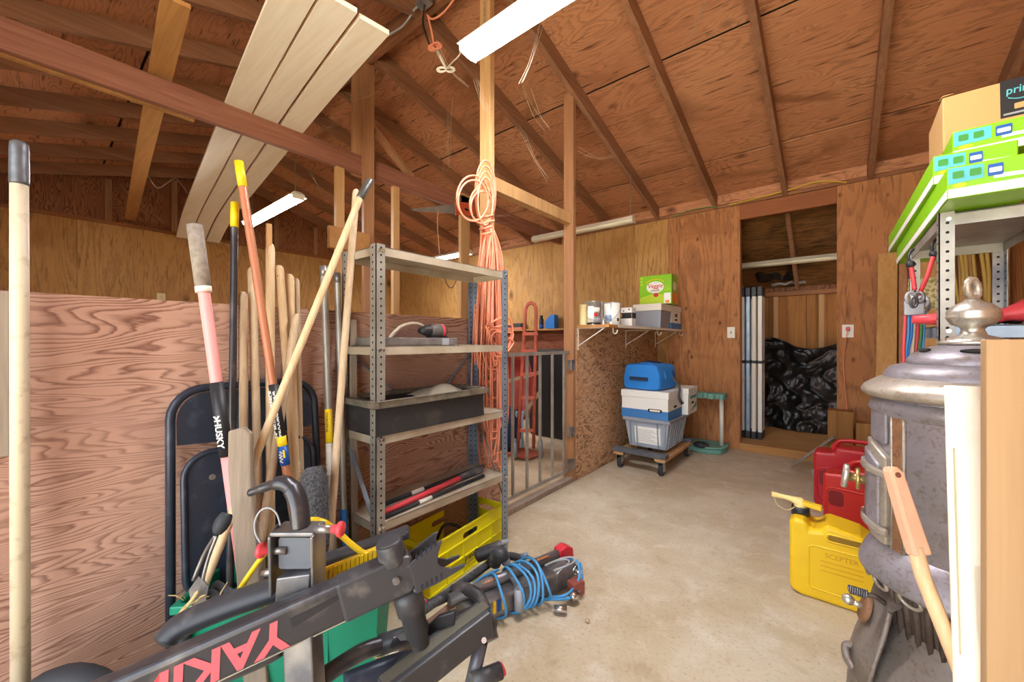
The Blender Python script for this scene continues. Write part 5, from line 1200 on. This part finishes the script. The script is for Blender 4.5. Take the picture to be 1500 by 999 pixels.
build('emblem', MB().prism([(-.010,-.006),(0,.008),(.010,-.006),(.004,-.006),(0,0),(-.004,-.006)], a+(b-a)*at_v(a,b,611)+n_*.0188, rt, d, n_*.0006), M['print_white'], t)
# 2 black pole, yellow end
t, a, b = stick('black_pole', 'slim glossy black pole with a yellow end cap', 'pole', 344, 297, -1.54, 337, 860, -1.44, .0105, 'black_steel', False)
band(t, a, b, -.0, at_v(a, b, 333), .0122, 'yellow', 'end_cap', label='yellow end cap')
# 3 push broom handle
t, a, b = stick('broom', 'orange brown broom handle with a yellow tip and printed black label', 'broom', 350, 237, -1.53, 428, 745, -1.37, .0125, 'handle_brown')
band(t, a, b, -.0, at_v(a, b, 274), .0138, 'yellow', 'end_cap', label='yellow tip')
band(t, a, b, at_v(a, b, 563), at_v(a, b, 642), .0142, 'print_black', 'label', label='black label')
band(t, a, b, at_v(a, b, 639), at_v(a, b, 655), .0144, 'print_yellow', 'yellow_band'); band(t, a, b, at_v(a, b, 653), at_v(a, b, 681), .0146, 'print_blue', 'blue_band')
d = (b-a).normalized(); n_ = facing(d); rt = d.cross(n_)
if rt.dot(V((CS, SN, 0))) < 0: rt = -rt
text('lettering', '24" MULTI-SURFACE', a+(b-a)*at_v(a,b,606) + n_*.0138 - rt*.0055, -d, -rt, .013, M['print_white'], t, 0, .03, fit=.155)
text('lettering', 'INDOOR/OUTDOOR', a+(b-a)*at_v(a,b,606) + n_*.0138 + rt*.0055, -d, -rt, .013, M['print_white'], t, 0, .03, fit=.15)
lc = a+(b-a)*at_v(a,b,668) + n_*.0149
build('script_mark', MB().tube(bez([lc - d*(-.019) + rt*.003, lc + d*.012 - rt*.006, lc + d*.007 + rt*.003, lc + d*.001 - rt*.006, lc - d*.003 + rt*.003, lc - d*.008 - rt*.006, lc - d*.012 + rt*.003, lc - d*.018 - rt*.003], 5), .0018, 5), M['print_white'], t)
build('yellow_patch', MB().prism([(-.012,-.003),(.012,-.003),(.012,.003),(-.012,.003)], a+(b-a)*at_v(a,b,664)+n_*.0142+rt*.0095, d, rt, n_*.001), M['print_yellow'], t)
# pale wooden handles in the cluster
G = 'pale wooden handles standing in the green bin'
HS = [('pale round handle standing right beside the black pole', 356, 428, -1.53, 357, 640, -1.46, 0.0131, 'handle_grey'),
 ('greyish handle half hidden under the brown broom handle', 369, 392, -1.56, 376, 640, -1.47, 0.0131, 'handle_grey'),
 ('tall slim handle with a rounded top just past the broom', 396, 357, -1.57, 396, 560, -1.50, 0.0142, 'handle'),
 ('flattened axe style handle with a nail hole near its top', 409, 389, -1.56, 422, 560, -1.50, 0.0142, 'handle'),
 ('thick tan handle with a paper label near the bristle roller', 424, 402, -1.58, 432, 700, -1.49, 0.0154, 'handle'),
 ('pale handle just behind the thick tan one, showing its edge', 434, 408, -1.59, 441, 700, -1.52, 0.0108, 'handle_grey'),
 ('short handle slanting across the cluster towards the bin', 435, 460, -1.50, 392, 730, -1.40, 0.0131, 'handle_grey')]
for i, (lb_, u0, v0, x0, u1, v1, x1, r_, m_) in enumerate(HS):
    t, a, b = stick('wooden_handle', lb_, 'handle', u0, v0, x0, u1, v1, x1, r_, m_, group=G)
    if i == 4: band(t, a, b, at_v(a, b, 676), at_v(a, b, 715), r_*1.03, 'label_white', 'paper_label', label='paper label')
    if i == 3: build('nail_hole', MB().cyl(a + (b-a)*.03, a + (b-a)*.03 + facing((b-a).normalized())*r_*1.08, .002, None, 8), M['hole'], t)
a, b = P(394, 328, X=-1.60), P(394, 372, X=-1.60); b.z = .02
single('square_stick', MB().beam(b, P(394, 328, X=-1.56), .016, .012, (1,0,0)), M['pale_post'], 'thin square yellowish stick rising behind the rounded handle', 'stick')
# long crossing handles
t, a, b = stick('long_handle', 'long yellowish handle with a black grip, crossing diagonally', 'handle', 528, 288, -1.34, 366, 690, -1.36, .0118, 'handle', False)
pa_ = P(543, 263, X=-1.335)
build('grip', MB().tube([pa_, pa_ + (a-pa_)*.06, a, a + (a-pa_)*.1], [.008, .0125, .0135, .013], 16), plain('grip_dark', '4a4b48', .4, .2), t, label='black grip')
d = (b-a).normalized(); tip = P(330, 760, dep=1.05)
build('rubber_boot', MB().tube([b + (a-b)*.22, b + (a-b)*.17, b+(a-b)*.12], [.014, .02, .015], 12), M['rubber'], t)
t, a, b = stick('flat_handle', 'long flattened wooden handle standing in front of the metal pipes', 'handle', 522, 278, -1.42, 483, 790, -1.24, .0125, 'handle_grey', True, .02)
# galvanised pipes
G = 'galvanised pipes leaning on the red plywood'
for i, (lb_, u0, v0, u1, v1, x0, x1, r_) in enumerate((('galvanised pipe with a yellow warning sticker', 474, 390, 484, 690, -1.585, -1.50, .0135), ('galvanised pipe with a blue foot cap beside the weathered post', 494, 400, 505, 790, -1.583, -1.50, .012))):
    t, a, b = stick('metal_pipe', lb_, 'pipe', u0, v0, x0, u1, v1, x1, r_, 'steel', False, .02, G)
    band(t, a, b, -.0, .03, r_*1.06, 'dark_steel', 'end_collar')
    d = (b-a).normalized(); n_ = facing(d); rt = d.cross(n_)
    if rt.dot(V((CS, SN, 0))) < 0: rt = -rt
    if i == 0:
        band(t, a, b, at_v(a, b, 599), at_v(a, b, 648), r_*1.04, 'print_yellow', 'warning_sticker', label='yellow warning sticker'); band(t, a, b, at_v(a, b, 649), at_v(a, b, 695), r_*1.035, 'label_white', 'white_sticker', label='white sticker')
        text('lettering', 'WARNING', a+(b-a)*at_v(a,b,618)+n_*r_*1.06, -d, -rt, .015, M['print_black'], t, 0, .02, fit=.075)
    else: band(t, a, b, at_v(a, b, 745), .995, r_*1.15, 'blue', 'foot_cap', label='blue foot cap')
# weathered square post and the pointed grey stake
a, b = P(516, 468, X=-1.585), P(518, 790, X=-1.52); b = a + (b-a)*((.01-a.z)/(b.z-a.z))
single('weathered_post', MB().beam(b, a, .03, .026, (1,0,0)), M['weathered'], 'grey weathered square post standing against the shelf unit', 'post', bevel=.003)
tp, bt = P(356, 628, dep=1.155), P(371, 850, dep=1.135); d = (bt-tp).normalized(); rt = V((CS, SN, 0)); rt = (rt - d*rt.dot(d)).normalized(); bt = tp + d*((.02-tp.z)/d.z)
Ls = (bt-tp).length
single('grey_stake', MB().prism([(-.030, .0), (.012, -.006), (.034, .014), (.026, .15), (.030, .32), (.034, Ls), (-.034, Ls), (-.034, .32), (-.038, .11)], tp, rt, d, facing(d)*.022), M['weathered'], 'broad weathered grey wooden stake with a rounded top', 'stake', bevel=.006)
# bristle roller
a, b = P(459, 684, dep=1.22), P(463, 800, dep=1.16)
t = thing('bristle_brush', 'black cylindrical bristle brush among the pale handles', 'brush', b)
d = (b-a).normalized(); n1 = facing(d); n2 = d.cross(n1)
def br(s, u):
    r_ = .037*(1 - (abs(2*u-1))**8*.5) * (1 + .05*random.uniform(-1, 1)); q = 2*math.pi*s
    return a + (b-a)*u*1.15 + n1*r_*math.cos(q) + n2*r_*math.sin(q)
build('bristles', MB().grid(br, 60, 44), M['bristle'], t)
build('core', MB().cyl(a + d*.005, b + d*.2, .012), M['black'], t)
hr = MB()
for k in range(260):
    s_, u = random.random(), random.random(); q = 2*math.pi*s_; dr_ = n1*math.cos(q) + n2*math.sin(q); p = a + (b-a)*u*1.12 + dr_*.03
    tt = (dr_ + V((random.uniform(-1,1), random.uniform(-1,1), random.uniform(-1,1)))*.7).normalized(); hr.tube([p, p + tt*.013], [.0007, .0004], 3)
build('bristle_tips', hr, plain('bristle_tip', '55555c', .8), t, kind='stuff')
# small garden tool with grey loops and straw in the bin
t = thing('garden_hoe', 'small hand cultivator with grey rubber neck and bent steel loops', 'tool', P(300, 870, dep=1.05))
nk = P(325, 772, dep=1.03)
build('neck', MB().tube(bez([P(333, 752, dep=1.04), P(326, 765, dep=1.03), P(318, 782, dep=1.02)], 4), [.012, .015, .017, .018, .019, .018, .017, .013, .010], 12), M['rubber'], t)
build('loop', MB().tube(bez([P(318, 784, dep=1.02), P(306, 815, dep=1.01), P(297, 850, dep=1.0), P(294, 880, dep=1.0), P(302, 897, dep=1.0)], 6), .0045, 8).tube(bez([P(316, 784, dep=1.02), P(300, 810, dep=1.03), P(283, 850, dep=1.02)], 6), .0045, 8), M['dark_steel'], t)
build('blade', MB().prism([(0,0),(.03,.008),(.04,.06),(.015,.085),(-.01,.05)], P(284, 892, dep=1.0), (CS,SN,0), (0,0,1), V((SN,-CS,0))*.004), M['dark_steel'], t)
build('cross_tubes', MB().tube([P(308, 868, dep=1.02), P(340, 892, dep=1.0)], .012, 10).tube([P(315, 856, dep=1.04), P(350, 876, dep=1.02)], .011, 10), M['rubber'], t)
stw = MB()
for k in range(16):
    p = P(random.uniform(262, 330), random.uniform(868, 890), dep=.99 + random.uniform(-.03, .03)); q = p + V((random.uniform(-.05,.05), random.uniform(-.05,.05), random.uniform(-.03,.03))); stw.tube([p, (p+q)/2 + V((0,0,.006)), q], [.0012, .0018, .0008], 4)
stw.tube(bez([P(252, 912, dep=.98), P(268, 894, dep=.98), P(282, 878, dep=.98), P(290, 866, dep=.98)], 5), [.001]+[.0045]*14+[.001], 6)
o = single('straw', stw, M['straw'], 'dry straw and leaf bits on the rim of the green bin', 'straw'); o['kind'] = 'stuff'
# yellow rake: head behind the rack beam, hoop frame above it
t = thing('yellow_rake', 'yellow plastic rake head with ribs lying behind the long black beam', 'rake', P(480, 850, dep=1.02))
ra, rb2 = P(390, 878, dep=.955), P(560, 808, dep=1.01)
rx_ = (rb2-ra).normalized(); rn_ = V((SN, -CS, 0))
build('head_panel', MB().beam(ra - V((0,0,.02)), rb2 - V((0,0,.02)), .012, .075), M['can_yellow'], t, bevel=.003)
for k in range(26):
    p = ra + (rb2-ra)*(k+.5)/26 + rn_*.008
    build('tine', MB().beam(p - V((0,0,.055)), p + V((0,0,.016)), .009, .006, (SN, -CS, 0)), M['can_yellow'], t)
hoop = bez([P(338, 884, dep=.95), P(352, 862, dep=.95), P(385, 815, dep=.96), P(425, 775, dep=.98), P(450, 762, dep=.98), P(472, 764, dep=.98), P(490, 776, dep=.99), P(522, 803, dep=1.0), P(550, 820, dep=1.01)], 8)
build('hoop', MB().tube(hoop, .011, 8, False, .6), M['yellow'], t)
# ---------------------------------------------------------------- long black bike carrier across the view
Lft = P(110, 1052, dep=.70); Rgt = P(610, 826, dep=.94)
ax = (Rgt - Lft).normalized(); up = V((0,0,1)); up = (up - ax*up.dot(ax)).normalized(); fr = ax.cross(up)
if fr.dot(V((SN, -CS, 0))) < 0: fr = -fr
LB = (Rgt-Lft).length
t = thing('bike_carrier', 'long black steel bike carrier with red upside-down lettering, standing across the tools', 'bike rack', (Lft+Rgt)/2*1 - V((0,0,((Lft+Rgt)/2).z)))
bm_ = build('main_beam', MB().prism(rrect(-.022, .022, -.045, .045, .012, 4), Lft - ax*.12, fr, up, ax*(LB*.74+.12)), M['black_steel'], t)
for p in bm_.data.polygons: p.use_smooth = False
def on_beam(u, h, out=.0225):
    """point on the beam's near face: u metres from the left end, h above the middle"""
    return Lft + ax*u + up*h + fr*out
u0 = at = None
# the word reads upside down, from the right end to the left
def beam_u(px):
    lo, hi = -.3, LB
    for _ in range(40):
        m_ = (lo+hi)/2; p = on_beam(m_, 0); dep = -SN*p.x + CS*p.y; uu = 750 + F*(CS*p.x + SN*p.y)/dep
        if uu < px: lo = m_
        else: hi = m_
    return lo
ur, ul = beam_u(424), beam_u(126)
text('lettering', 'YAKIMA', on_beam((ur+ul)/2, -.002, .0232), -ax, -up, .084, M['yakima_red'], bm_, .25, .03, fit=ur-ul)
build('scuff_plate', MB().prism([(beam_u(428), -.004), (beam_u(510), .014), (beam_u(510), .022), (beam_u(428), .018)], Lft + fr*.0222, ax, up, fr*.0006), M['black'], bm_)
build('front_edge', MB().beam(on_beam(-.1, -.043, .010), on_beam(LB*.73, -.043, .010), .012, .006), M['chrome'], bm_)
# end casting with two comb plates and the pivot drums
e0 = Lft + ax*LB*.72
build('end_casting', MB().prism([(0, -.046), (.15, -.047), (.165, -.03), (.165, .035), (.14, .046), (0, .046)], e0 - fr*.024, ax, up, fr*.05), M['black_dirty'], t, bevel=.008)
tp = e0 + ax*.155 - up*.006
for s in (-1, 1):
    pl_ = build('comb_plate', MB().prism([(0, .028), (.07, .05), (.085, .05), (.068, .022), (.062, .0), (.068, -.012), (.09, -.026), (.125, -.03), (.12, -.038), (.05, -.046), (0, -.046)], tp + fr*(.022*s), ax, up, fr*.006), M['black_dirty'], t, bevel=.002)
tmm = plain('blue_black', '1d2336', .5)
for k in range(5):
    for u_, lo_, hi_ in ((.016+.012*k, .031+.0032*k, .043+.0032*k), (.012+.012*k, -.043+.0012*k, -.030+.0012*k)):
        build('slot', MB().prism([(u_, lo_), (u_+.0045, lo_), (u_+.006, hi_), (u_+.0015, hi_)], tp + fr*.0275, ax, up, fr*.0015), tmm, t)
build('bolt', MB().cyl(e0 + ax*.12 + fr*.02, e0 + ax*.12 + fr*.034, .008, None, 12), M['dark_steel'], t)
pv = e0 + ax*.125
build('pivot_drum', MB().cyl(pv + up*.03, pv + up*.078, .032, .030, 20).cyl(pv + up*.078, pv + up*.082, .028, .028, 20), M['black_dirty'], t, bevel=.003)
pd = pv + ax*.012
build('lower_drum', MB().lathe([(0, -.05), (.031, -.05), (.033, -.07), (.033, -.10), (.027, -.104), (.027, -.16), (.022, -.164), (.022, -.22), (0, -.22)], pd, 24, 0, 2*math.pi, fr, ax, up), M['black_dirty'], t)
# dark trays lying behind the beam
tr_ = MB().tube(bez([P(238, 945, dep=.84), P(262, 918, dep=.86), P(330, 888, dep=.89), P(418, 858, dep=.92)], 6), [.012, .024] + [.031]*16 + [.026], 12, False, .7)
build('wheel_tray', tr_, M['black_dirty'], t)
build('wheel_tray', MB().beam(P(466, 824, dep=1.06), P(600, 778, dep=1.12), .05, .022), M['black_dirty'], t, bevel=.006)
build('tray_arm', MB().tube(bez([P(200, 1010, dep=.76), P(300, 985, dep=.80), P(380, 955, dep=.84), P(415, 935, dep=.86)], 6), [.03]*17+[.02, .01], 12), M['black_dirty'], t)
build('tray_arm', MB().tube(bez([P(470, 905, dep=.92), P(540, 880, dep=.96), P(585, 858, dep=1.0)], 6), [.012]+[.02]*11+[.02], 12), M['black_dirty'], t)
# upright square tube under the beam
hu = P(443, 905, dep=.86); hd = P(448, 1010, dep=.84); dd = (hd-hu).normalized(); hb2 = hu + dd*((.01-hu.z)/dd.z)
build('hitch_tube', MB().beam(hb2, hu, .062, .05, (SN, -CS, 0)), M['dark_steel'], t, bevel=.004)
# clamp bracket, hook arm, knobs
bc = P(437, 815, dep=.90)
rt = V((CS, SN, 0)); nf = V((SN, -CS, 0))
def loc(x, z, n=0): return bc + rt*x + V((0,0,z)) + nf*n
bk = MB()
for s in (-1, 1): bk.prism([(-.03, -.075), (.03, -.075), (.035, .06), (.0, .075), (-.03, .06)], loc(s*.043, 0, -.0), nf, (0,0,1), rt*(.007*s))
bk.prism([(-.05, .058), (.05, .058), (.048, .068), (-.048, .068)], loc(0, 0, -.03), rt, (0,0,1), nf*.06)
build('clamp_bracket', bk, M['dark_steel'], t, bevel=.003)
build('inner_block', MB().prism(rrect(-.036, .036, -.02, .05, .006), loc(0, 0, -.03), rt, (0,0,1), nf*.045), plain('slate_block', '5b606a', .45, .3), t)
build('lower_block', MB().prism([(-.034, -.10), (.04, -.085), (.044, -.02), (-.03, -.03)], loc(0, 0, .0), rt, (0,0,1), nf*.035), M['dark_steel'], t, bevel=.003)
build('shim', MB().prism([(-.03, -.105), (.03, -.09), (.03, -.083), (-.03, -.097)], loc(0, 0, .03), rt, (0,0,1), nf*.008), M['chrome'], t)
harm = bez([P(366, 722, dep=.93), P(392, 712, dep=.93), P(413, 707, dep=.92), P(428, 716, dep=.92), P(437, 738, dep=.91), P(441, 775, dep=.90)], 6)
build('hook_arm', MB().tube(harm, [.011]*4 + [.014]*6 + [.020]*8 + [.023]*13, 8, False, .8), M['black_steel'], t)
for s, (u, v) in ((-1, (388, 806)), (1, (494, 775))):
    c = P(u, v, dep=.885); st_ = loc(s*.05, (c.z-bc.z))
    kn_ = build('knob', MB().lathe([(0, .0), (.009, 0), (.010, .012), (.016, .015), (.0175, .021), (.014, .026), (0, .027)], c - rt*s*.012, 18, 0, 2*math.pi, nf, (0,0,1), rt*s), M['red'], t, label='coral red knob')
    build('knob_pin', MB().cyl(c - rt*s*.012, c - rt*s*.05, .009), M['dark_steel'], kn_)
build('lock_nut', MB().cyl(P(385, 840, dep=.9), P(405, 836, dep=.9), .009, None, 8), M['chrome'], t)
cb = [P(u, v, dep=.89) for u, v in ((411, 770), (405, 752), (394, 744), (382, 748), (374, 762), (374, 780), (382, 795), (387, 800))]
build('lock_cable', MB().tube(bez(cb, 5), .0022, 6), M['print_grey'], t, label='thin grey cable loop')
# ---------------------------------------------------------------- second carrier: arms low in front of the bin
t = thing('folding_carrier', 'dirty black folded bike carrier arms lying low before the green bin', 'bike rack', P(600, 990, dep=1.0) * 1 - V((0, 0, P(600, 990, dep=1.0).z)))
build('arm_tube', MB().tube(bez([P(472, 992, dep=.90), P(530, 955, dep=.96), P(575, 940, dep=1.0), P(622, 925, dep=1.06)], 7), [.019]*14 + [.0205]*8, 14), M['black_steel'], t)
build('sleeve', MB().cyl(P(556, 945, dep=.985), P(625, 922, dep=1.06), .0235, None, 16), M['black_dirty'], t)
build('gusset', MB().prism([(0, 0), (.11, .015), (.11, .11), (.085, .05), (.04, .02)], P(560, 940, dep=1.0), (CS, SN, 0), (0,0,1), V((SN,-CS,0))*.006), M['dark_steel'], t)
build('arm_tube', MB().tube(bez([P(505, 1008, dep=.86), P(560, 985, dep=.90), P(600, 972, dep=.94)], 6), .028, 14), M['navy'], t)
bx0_, bx1_ = P(560, 1022, dep=.86), P(712, 905, dep=1.05)
axd = (bx1_-bx0_).normalized()
build('box_arm', MB().beam(bx0_, bx1_, .062, .07), M['black_dirty'], t, bevel=.006)
build('box_top', MB().beam(bx0_ + V((0,0,.036)), bx1_ + V((0,0,.036)), .03, .004), plain('olive_dust', '57544a', .7, 0, .1), t)
build('elbow', MB().tube(bez([P(655, 930, dep=1.1), P(680, 915, dep=1.1), P(705, 912, dep=1.08), P(715, 940, dep=1.05)], 5), [.032]*5 + [.036]*8 + [.03]*3, 12), M['black_dirty'], t)
fin_ = MB().prism([(0, 0), (.10, .075), (.105, .13), (.06, .115), (.015, .07)], P(608, 965, dep=1.0), (CS, SN, 0), (0,0,1), V((SN,-CS,0))*.012)
build('fin_plate', fin_, M['black'], t, bevel=.004)
build('post_tube', MB().tube([P(705, 940, dep=1.03), P(690, 1005, dep=1.0)], .018, 12), plain('slate_tube', '5e6069', .4, .3), t)
build('foot_tube', MB().cyl(P(690, 1000, dep=.98), P(733, 982, dep=1.02), .02, None, 14), M['black_dirty'], t)
build('end_plug', MB().cyl(P(731, 983, dep=1.018), P(737, 979, dep=1.024), .016, None, 14), M['red'], t)
build('bolt_head', MB().cyl(P(709, 938, dep=1.03), P(709, 938, dep=1.0), .007, None, 8), M['chrome'], t)
sp2 = MB()
for k in range(22): 
    p = P(random.uniform(548, 570), random.uniform(960, 985), dep=1.03); sp2.tube([p, p + V((random.uniform(-.03,.03), random.uniform(-.03,.03), random.uniform(-.02,.03)))], .0012, 4)
o = single('dry_grass', sp2, M['straw'], 'dry grass tangle between the folded carrier arms', 'grass'); o['kind'] = 'stuff'
# ---------------------------------------------------------------- third carrier with the blue cable on the floor
q0, q1 = P(655, 908, Z=.06), P(838, 828, Z=.07)
ax = (q1-q0).normalized(); sd = V((-ax.y, ax.x, 0)); up = V((0,0,1)); L3 = (q1-q0).length
t = thing('tray_carrier', 'grey black tray bike carrier wrapped in blue cable on the concrete', 'bike rack', (q0+q1)/2 - up*.065)
def T(x, y, z=0): return q0 + ax*x + sd*y + up*(z - .0)
build('beam', MB().prism(rrect(-.05, .05, -.045, .035, .012, 3), T(.06, 0), sd, up, ax*(L3*.78)), M['dark_steel'], t)
build('top_tube', MB().cyl(T(.02, .03, .05), T(L3*.92, .035, .055), .022, None, 16), plain('gunmetal_tube', '77777a', .4, .4, .1, 8), t)
text('tube_lettering', 'YAKIMA', T(.20, .018, .0715), ax, sd, .022, M['print_orange'], t, 0, .02, fit=.08)
text('tube_lettering', 'YAKIMA', T(.46, .018, .0765), ax, sd, .018, M['print_orange'], t, 0, .02, fit=.10)
build('end_plate', MB().prism([(-.06, -.05), (.06, -.05), (.085, 0), (.06, .055), (.01, .06), (-.05, .03)], T(L3*.86, -.055), ax, up, sd*.05), M['dark_steel'], t, bevel=.006)
build('red_lever', MB().prism([(-.035, .0), (.03, -.03), (.055, .0), (.05, .05), (.01, .07), (-.03, .06)], T(L3*.95, .01, .02), ax, up, sd*.05), M['print_red'], t, bevel=.006, label='red lever')
build('lever_bolt', MB().cyl(T(L3*.95, -.06, .02), T(L3*.95, -.09, .02), .013, None, 8).cyl(T(L3*.95, -.055, .02), T(L3*.95, -.066, .02), .02, None, 16), M['chrome'], t)
build('red_block', MB().box(-.03, .03, -.03, .03, -.03, .03) if False else MB().prism(rrect(-.03, .03, -.032, .025, .006), T(L3*.90, -.12, -.025), ax, up, sd*.05), plain('brown_red_block', '8c4a3f', .5), t, bevel=.003)
build('block_bolt', MB().cyl(T(L3*.80, -.13, -.035), T(L3*.86, -.13, -.035), .018, None, 10), M['chrome'], t)
build('cap_bolt', MB().cyl(T(L3*.66, -.13, -.045), T(L3*.72, -.165, -.045), .014, None, 10), M['chrome'], t)
build('clamp', MB().beam(T(.30, -.06, .0), T(.31, .05, .07), .03, .02), M['black_dirty'], t, bevel=.004)
build('clamp_tube', MB().cyl(T(.28, -.075, -.03), T(.29, -.06, .045), .02, None, 14), M['print_grey'], t)
for k, (m_) in enumerate(('blue', 'can_yellow', 'print_blue', 'can_yellow')):
    build('spacer', MB().beam(T(.155+.022*k, -.052, -.015), T(.155+.022*k, -.052, .03), .012, .006, sd), M[m_], t)
build('cross_arm', MB().tube(bez([T(.05, .06, .06), T(.09, .03, .07), T(.12, -.03, .06), T(.13, -.07, .02)], 5), [.024]*16, 12), M['black_dirty'], t)
build('arm_stub', MB().cyl(T(-.08, .06, .04), T(.06, .06, .05), .018, None, 14), M['black_dirty'], t)
build('red_ring', MB().cyl(T(-.075, .06, .04), T(-.055, .06, .04), .022, None, 16), M['print_red'], t, label='red ring')
build('slate_bracket', MB().prism([(-.03, -.05), (.03, -.06), (.03, .03), (-.03, .04)], T(-.12, .01, .01), ax, up, sd*.05), plain('slate_bracket_paint', '4e5766', .45, .3), t, bevel=.004)
build('bracket_bolt', MB().cyl(T(-.11, .005, .03), T(-.11, -.004, .03), .010, None, 10), M['chrome'], t)
# blue cable wound round it
cbl = MB(); random.seed(11)
for k in range(7):
    x = .26 + .026*k + (0 if k else -.05); wv_ = .06*random.uniform(-.3, 1)
    pts = [T(x + wv_*math.sin(a)*.4 + .012*math.sin(2*a+k), .0 + (.085+.004*k)*math.cos(a), .012 + (.076+.003*(k%3))*math.sin(a)) for a in [2*math.pi*j/22 for j in range(22)]]
    cbl.tube(pts, .0058, 7, True)
cbl.tube(bez([T(.42, -.09, -.02), T(.50, -.11, -.03), T(.58, -.10, .0), T(.60, -.07, .06), T(.56, -.04, .07)], 6), .0058, 7)
cbl.tube(bez([T(.42, -.09, -.03), T(.52, -.125, -.04), T(.60, -.10, -.02), T(.62, -.07, .05)], 6), .0058, 7)
cbl.tube(bez([T(.28, .08, .06), T(.2, .11, .03), T(.12, .12, -.02)], 6), .0058, 7)
lo_ = V((min(p.x for p in cbl.v), min(p.y for p in cbl.v), 0))
single('blue_cable', cbl, M['blue_cord'], 'blue locking cable wound round the tray carrier on the floor', 'cable')
gl = MB()
for dx in (0, .03): gl.tube(bez([T(.44, -.04, .08), T(.50+dx, -.045, .085), T(.55+dx, -.06, .08), T(.53+dx, -.085, .075), T(.46, -.075, .07)], 5), .0045, 6)
single('grey_cable', gl, M['print_grey'], 'pale grey cable loops tucked beside the blue cable', 'cable')
# padded cradle rod along the crate
t = thing('cradle_rod', 'black dusty rod with a cradle head lying along the yellow crate', 'rod', P(700, 850, Z=.05) - V((0,0,.05)))
r0, r1 = P(600, 908, dep=1.42), P(722, 822, dep=1.86)
build('rod', MB().cyl(r0, r1, .017, None, 12), plain('speckled_rod', '33363b', .7, 0, .4, 90, '5d6268', .4), t)
build('side_tube', MB().cyl(r0 + V((.035, .0, -.03)), r1 + V((.03, -.03, -.03)), .012, None, 10), plain('rust_tube', '7d5f50', .6), t)
ch = P(722, 815, dep=1.84)
for pts, r_ in (([(-.08, 0, 0), (-.03, .0, .02), (.05, 0, .05)], .03), ([(0, -.02, -.03), (.03, -.03, .03), (.05, -.03, .0)], .034), ([(.03, 0, .0), (.09, .02, -.01), (.14, .03, -.03)], .018)):
    build('cradle', MB().tube(bez([ch + rt*x + nf*-y + V((0,0,z)) for x, y, z in pts], 5), [r_*f for f in ([.6]+[1]*9+[.6])], 12), M['black_dirty'], t)
build('strap', MB().beam(ch + rt*-.03 + V((0,0,.045)), ch + rt*.075 + V((0,0,.075)), .03, .006, (0,0,1)), M['print_grey'], t)
build('ratchet', MB().ball(ch + rt*.06 + nf*.03 + V((0,0,-.005)), .022, 12, 8), M['print_grey'], t)
build('pin', MB().cyl(ch + rt*.13 + V((0,0,.0)), ch + rt*.165 + V((0,0,.01)), .011, None, 10), M['steel_blue'], t)
single('tire', MB().tube([P(105, 1072, dep=.93) + V((CS, SN, 0))*.12*math.cos(a) + V((0,0,.12*math.sin(a))) for a in [2*math.pi*k/28 for k in range(28)]], .035, 12, True), M['rubber'], 'black rubber tyre low beside the red plywood under the beam', 'tyre')
single('pebble', MB().ball(P(860, 909, Z=.008), .009, 8, 6, (1, 1, .8)), M['handle_grey'], 'tiny tan stone on the concrete beyond the blue cable', 'stone')
# wires and cobwebs under the roof
for pts, nm in (([P(215, 255, X=-5), P(230, 275, X=-5), P(245, 268, X=-5), P(258, 262, X=-5), P(275, 283, X=-5)], 'pale loose wire dangling below the diagonal bare board'), ([P(655, 258, X=-2.9), P(648, 253, X=-2.9), P(628, 257, X=-2.9), P(640, 262, X=-2.92)], None)):
    if nm: single('loose_wire', MB().tube(bez(pts, 6), .004, 5), M['web'], nm, 'wire')
single('drop_cord', MB().tube(bez([P(642, 302, X=-2.9), P(641, 330, X=-2.9), P(644, 372, X=-2.9)], 5), .004, 5), M['pale_post'], 'thin cord hanging straight below the hand saw', 'cord')
single('black_wire', MB().tube(bez([P(650, 404, X=-2.2), P(656, 418, X=-2.2), P(663, 421, X=-2.2), P(671, 404, X=-2.2)], 6), .003, 5), M['black'], 'short black wire loop sagging under the shelf unit top', 'wire')
cw = MB(); random.seed(3)
for u0, v0, u1, v1, d0 in ((770, 130, 800, 190, 2.6), (800, 20, 760, 120, 2.0), (690, 110, 720, 165, 2.2), (640, 60, 680, 120, 2.3), (505, 140, 560, 130, 2.8), (560, 100, 545, 130, 2.8), (845, 220, 905, 225, 3.2), (760, 190, 800, 265, 2.8), (660, 150, 655, 250, 3.0), (465, 190, 500, 175, 3.2), (1000, 60, 1040, 0, 2.4), (180, 265, 235, 330, 4.2), (445, 240, 475, 290, 3.2), (725, 320, 770, 300, 2.9)):
    for j in range(3):
        a = P(u0 + random.uniform(-8, 8), v0 + random.uniform(-8, 8), dep=d0); b = P(u1 + random.uniform(-8, 8), v1 + random.uniform(-8, 8), dep=d0)
        m_ = (a+b)/2 - V((0,0,.03+.02*random.random())); cw.tube(bez([a, m_, b], 5), .0012, 3)
o = single('cobweb', cw, M['web'], 'dusty cobweb strands hanging from the rafters', 'cobweb'); o['kind'] = 'stuff'
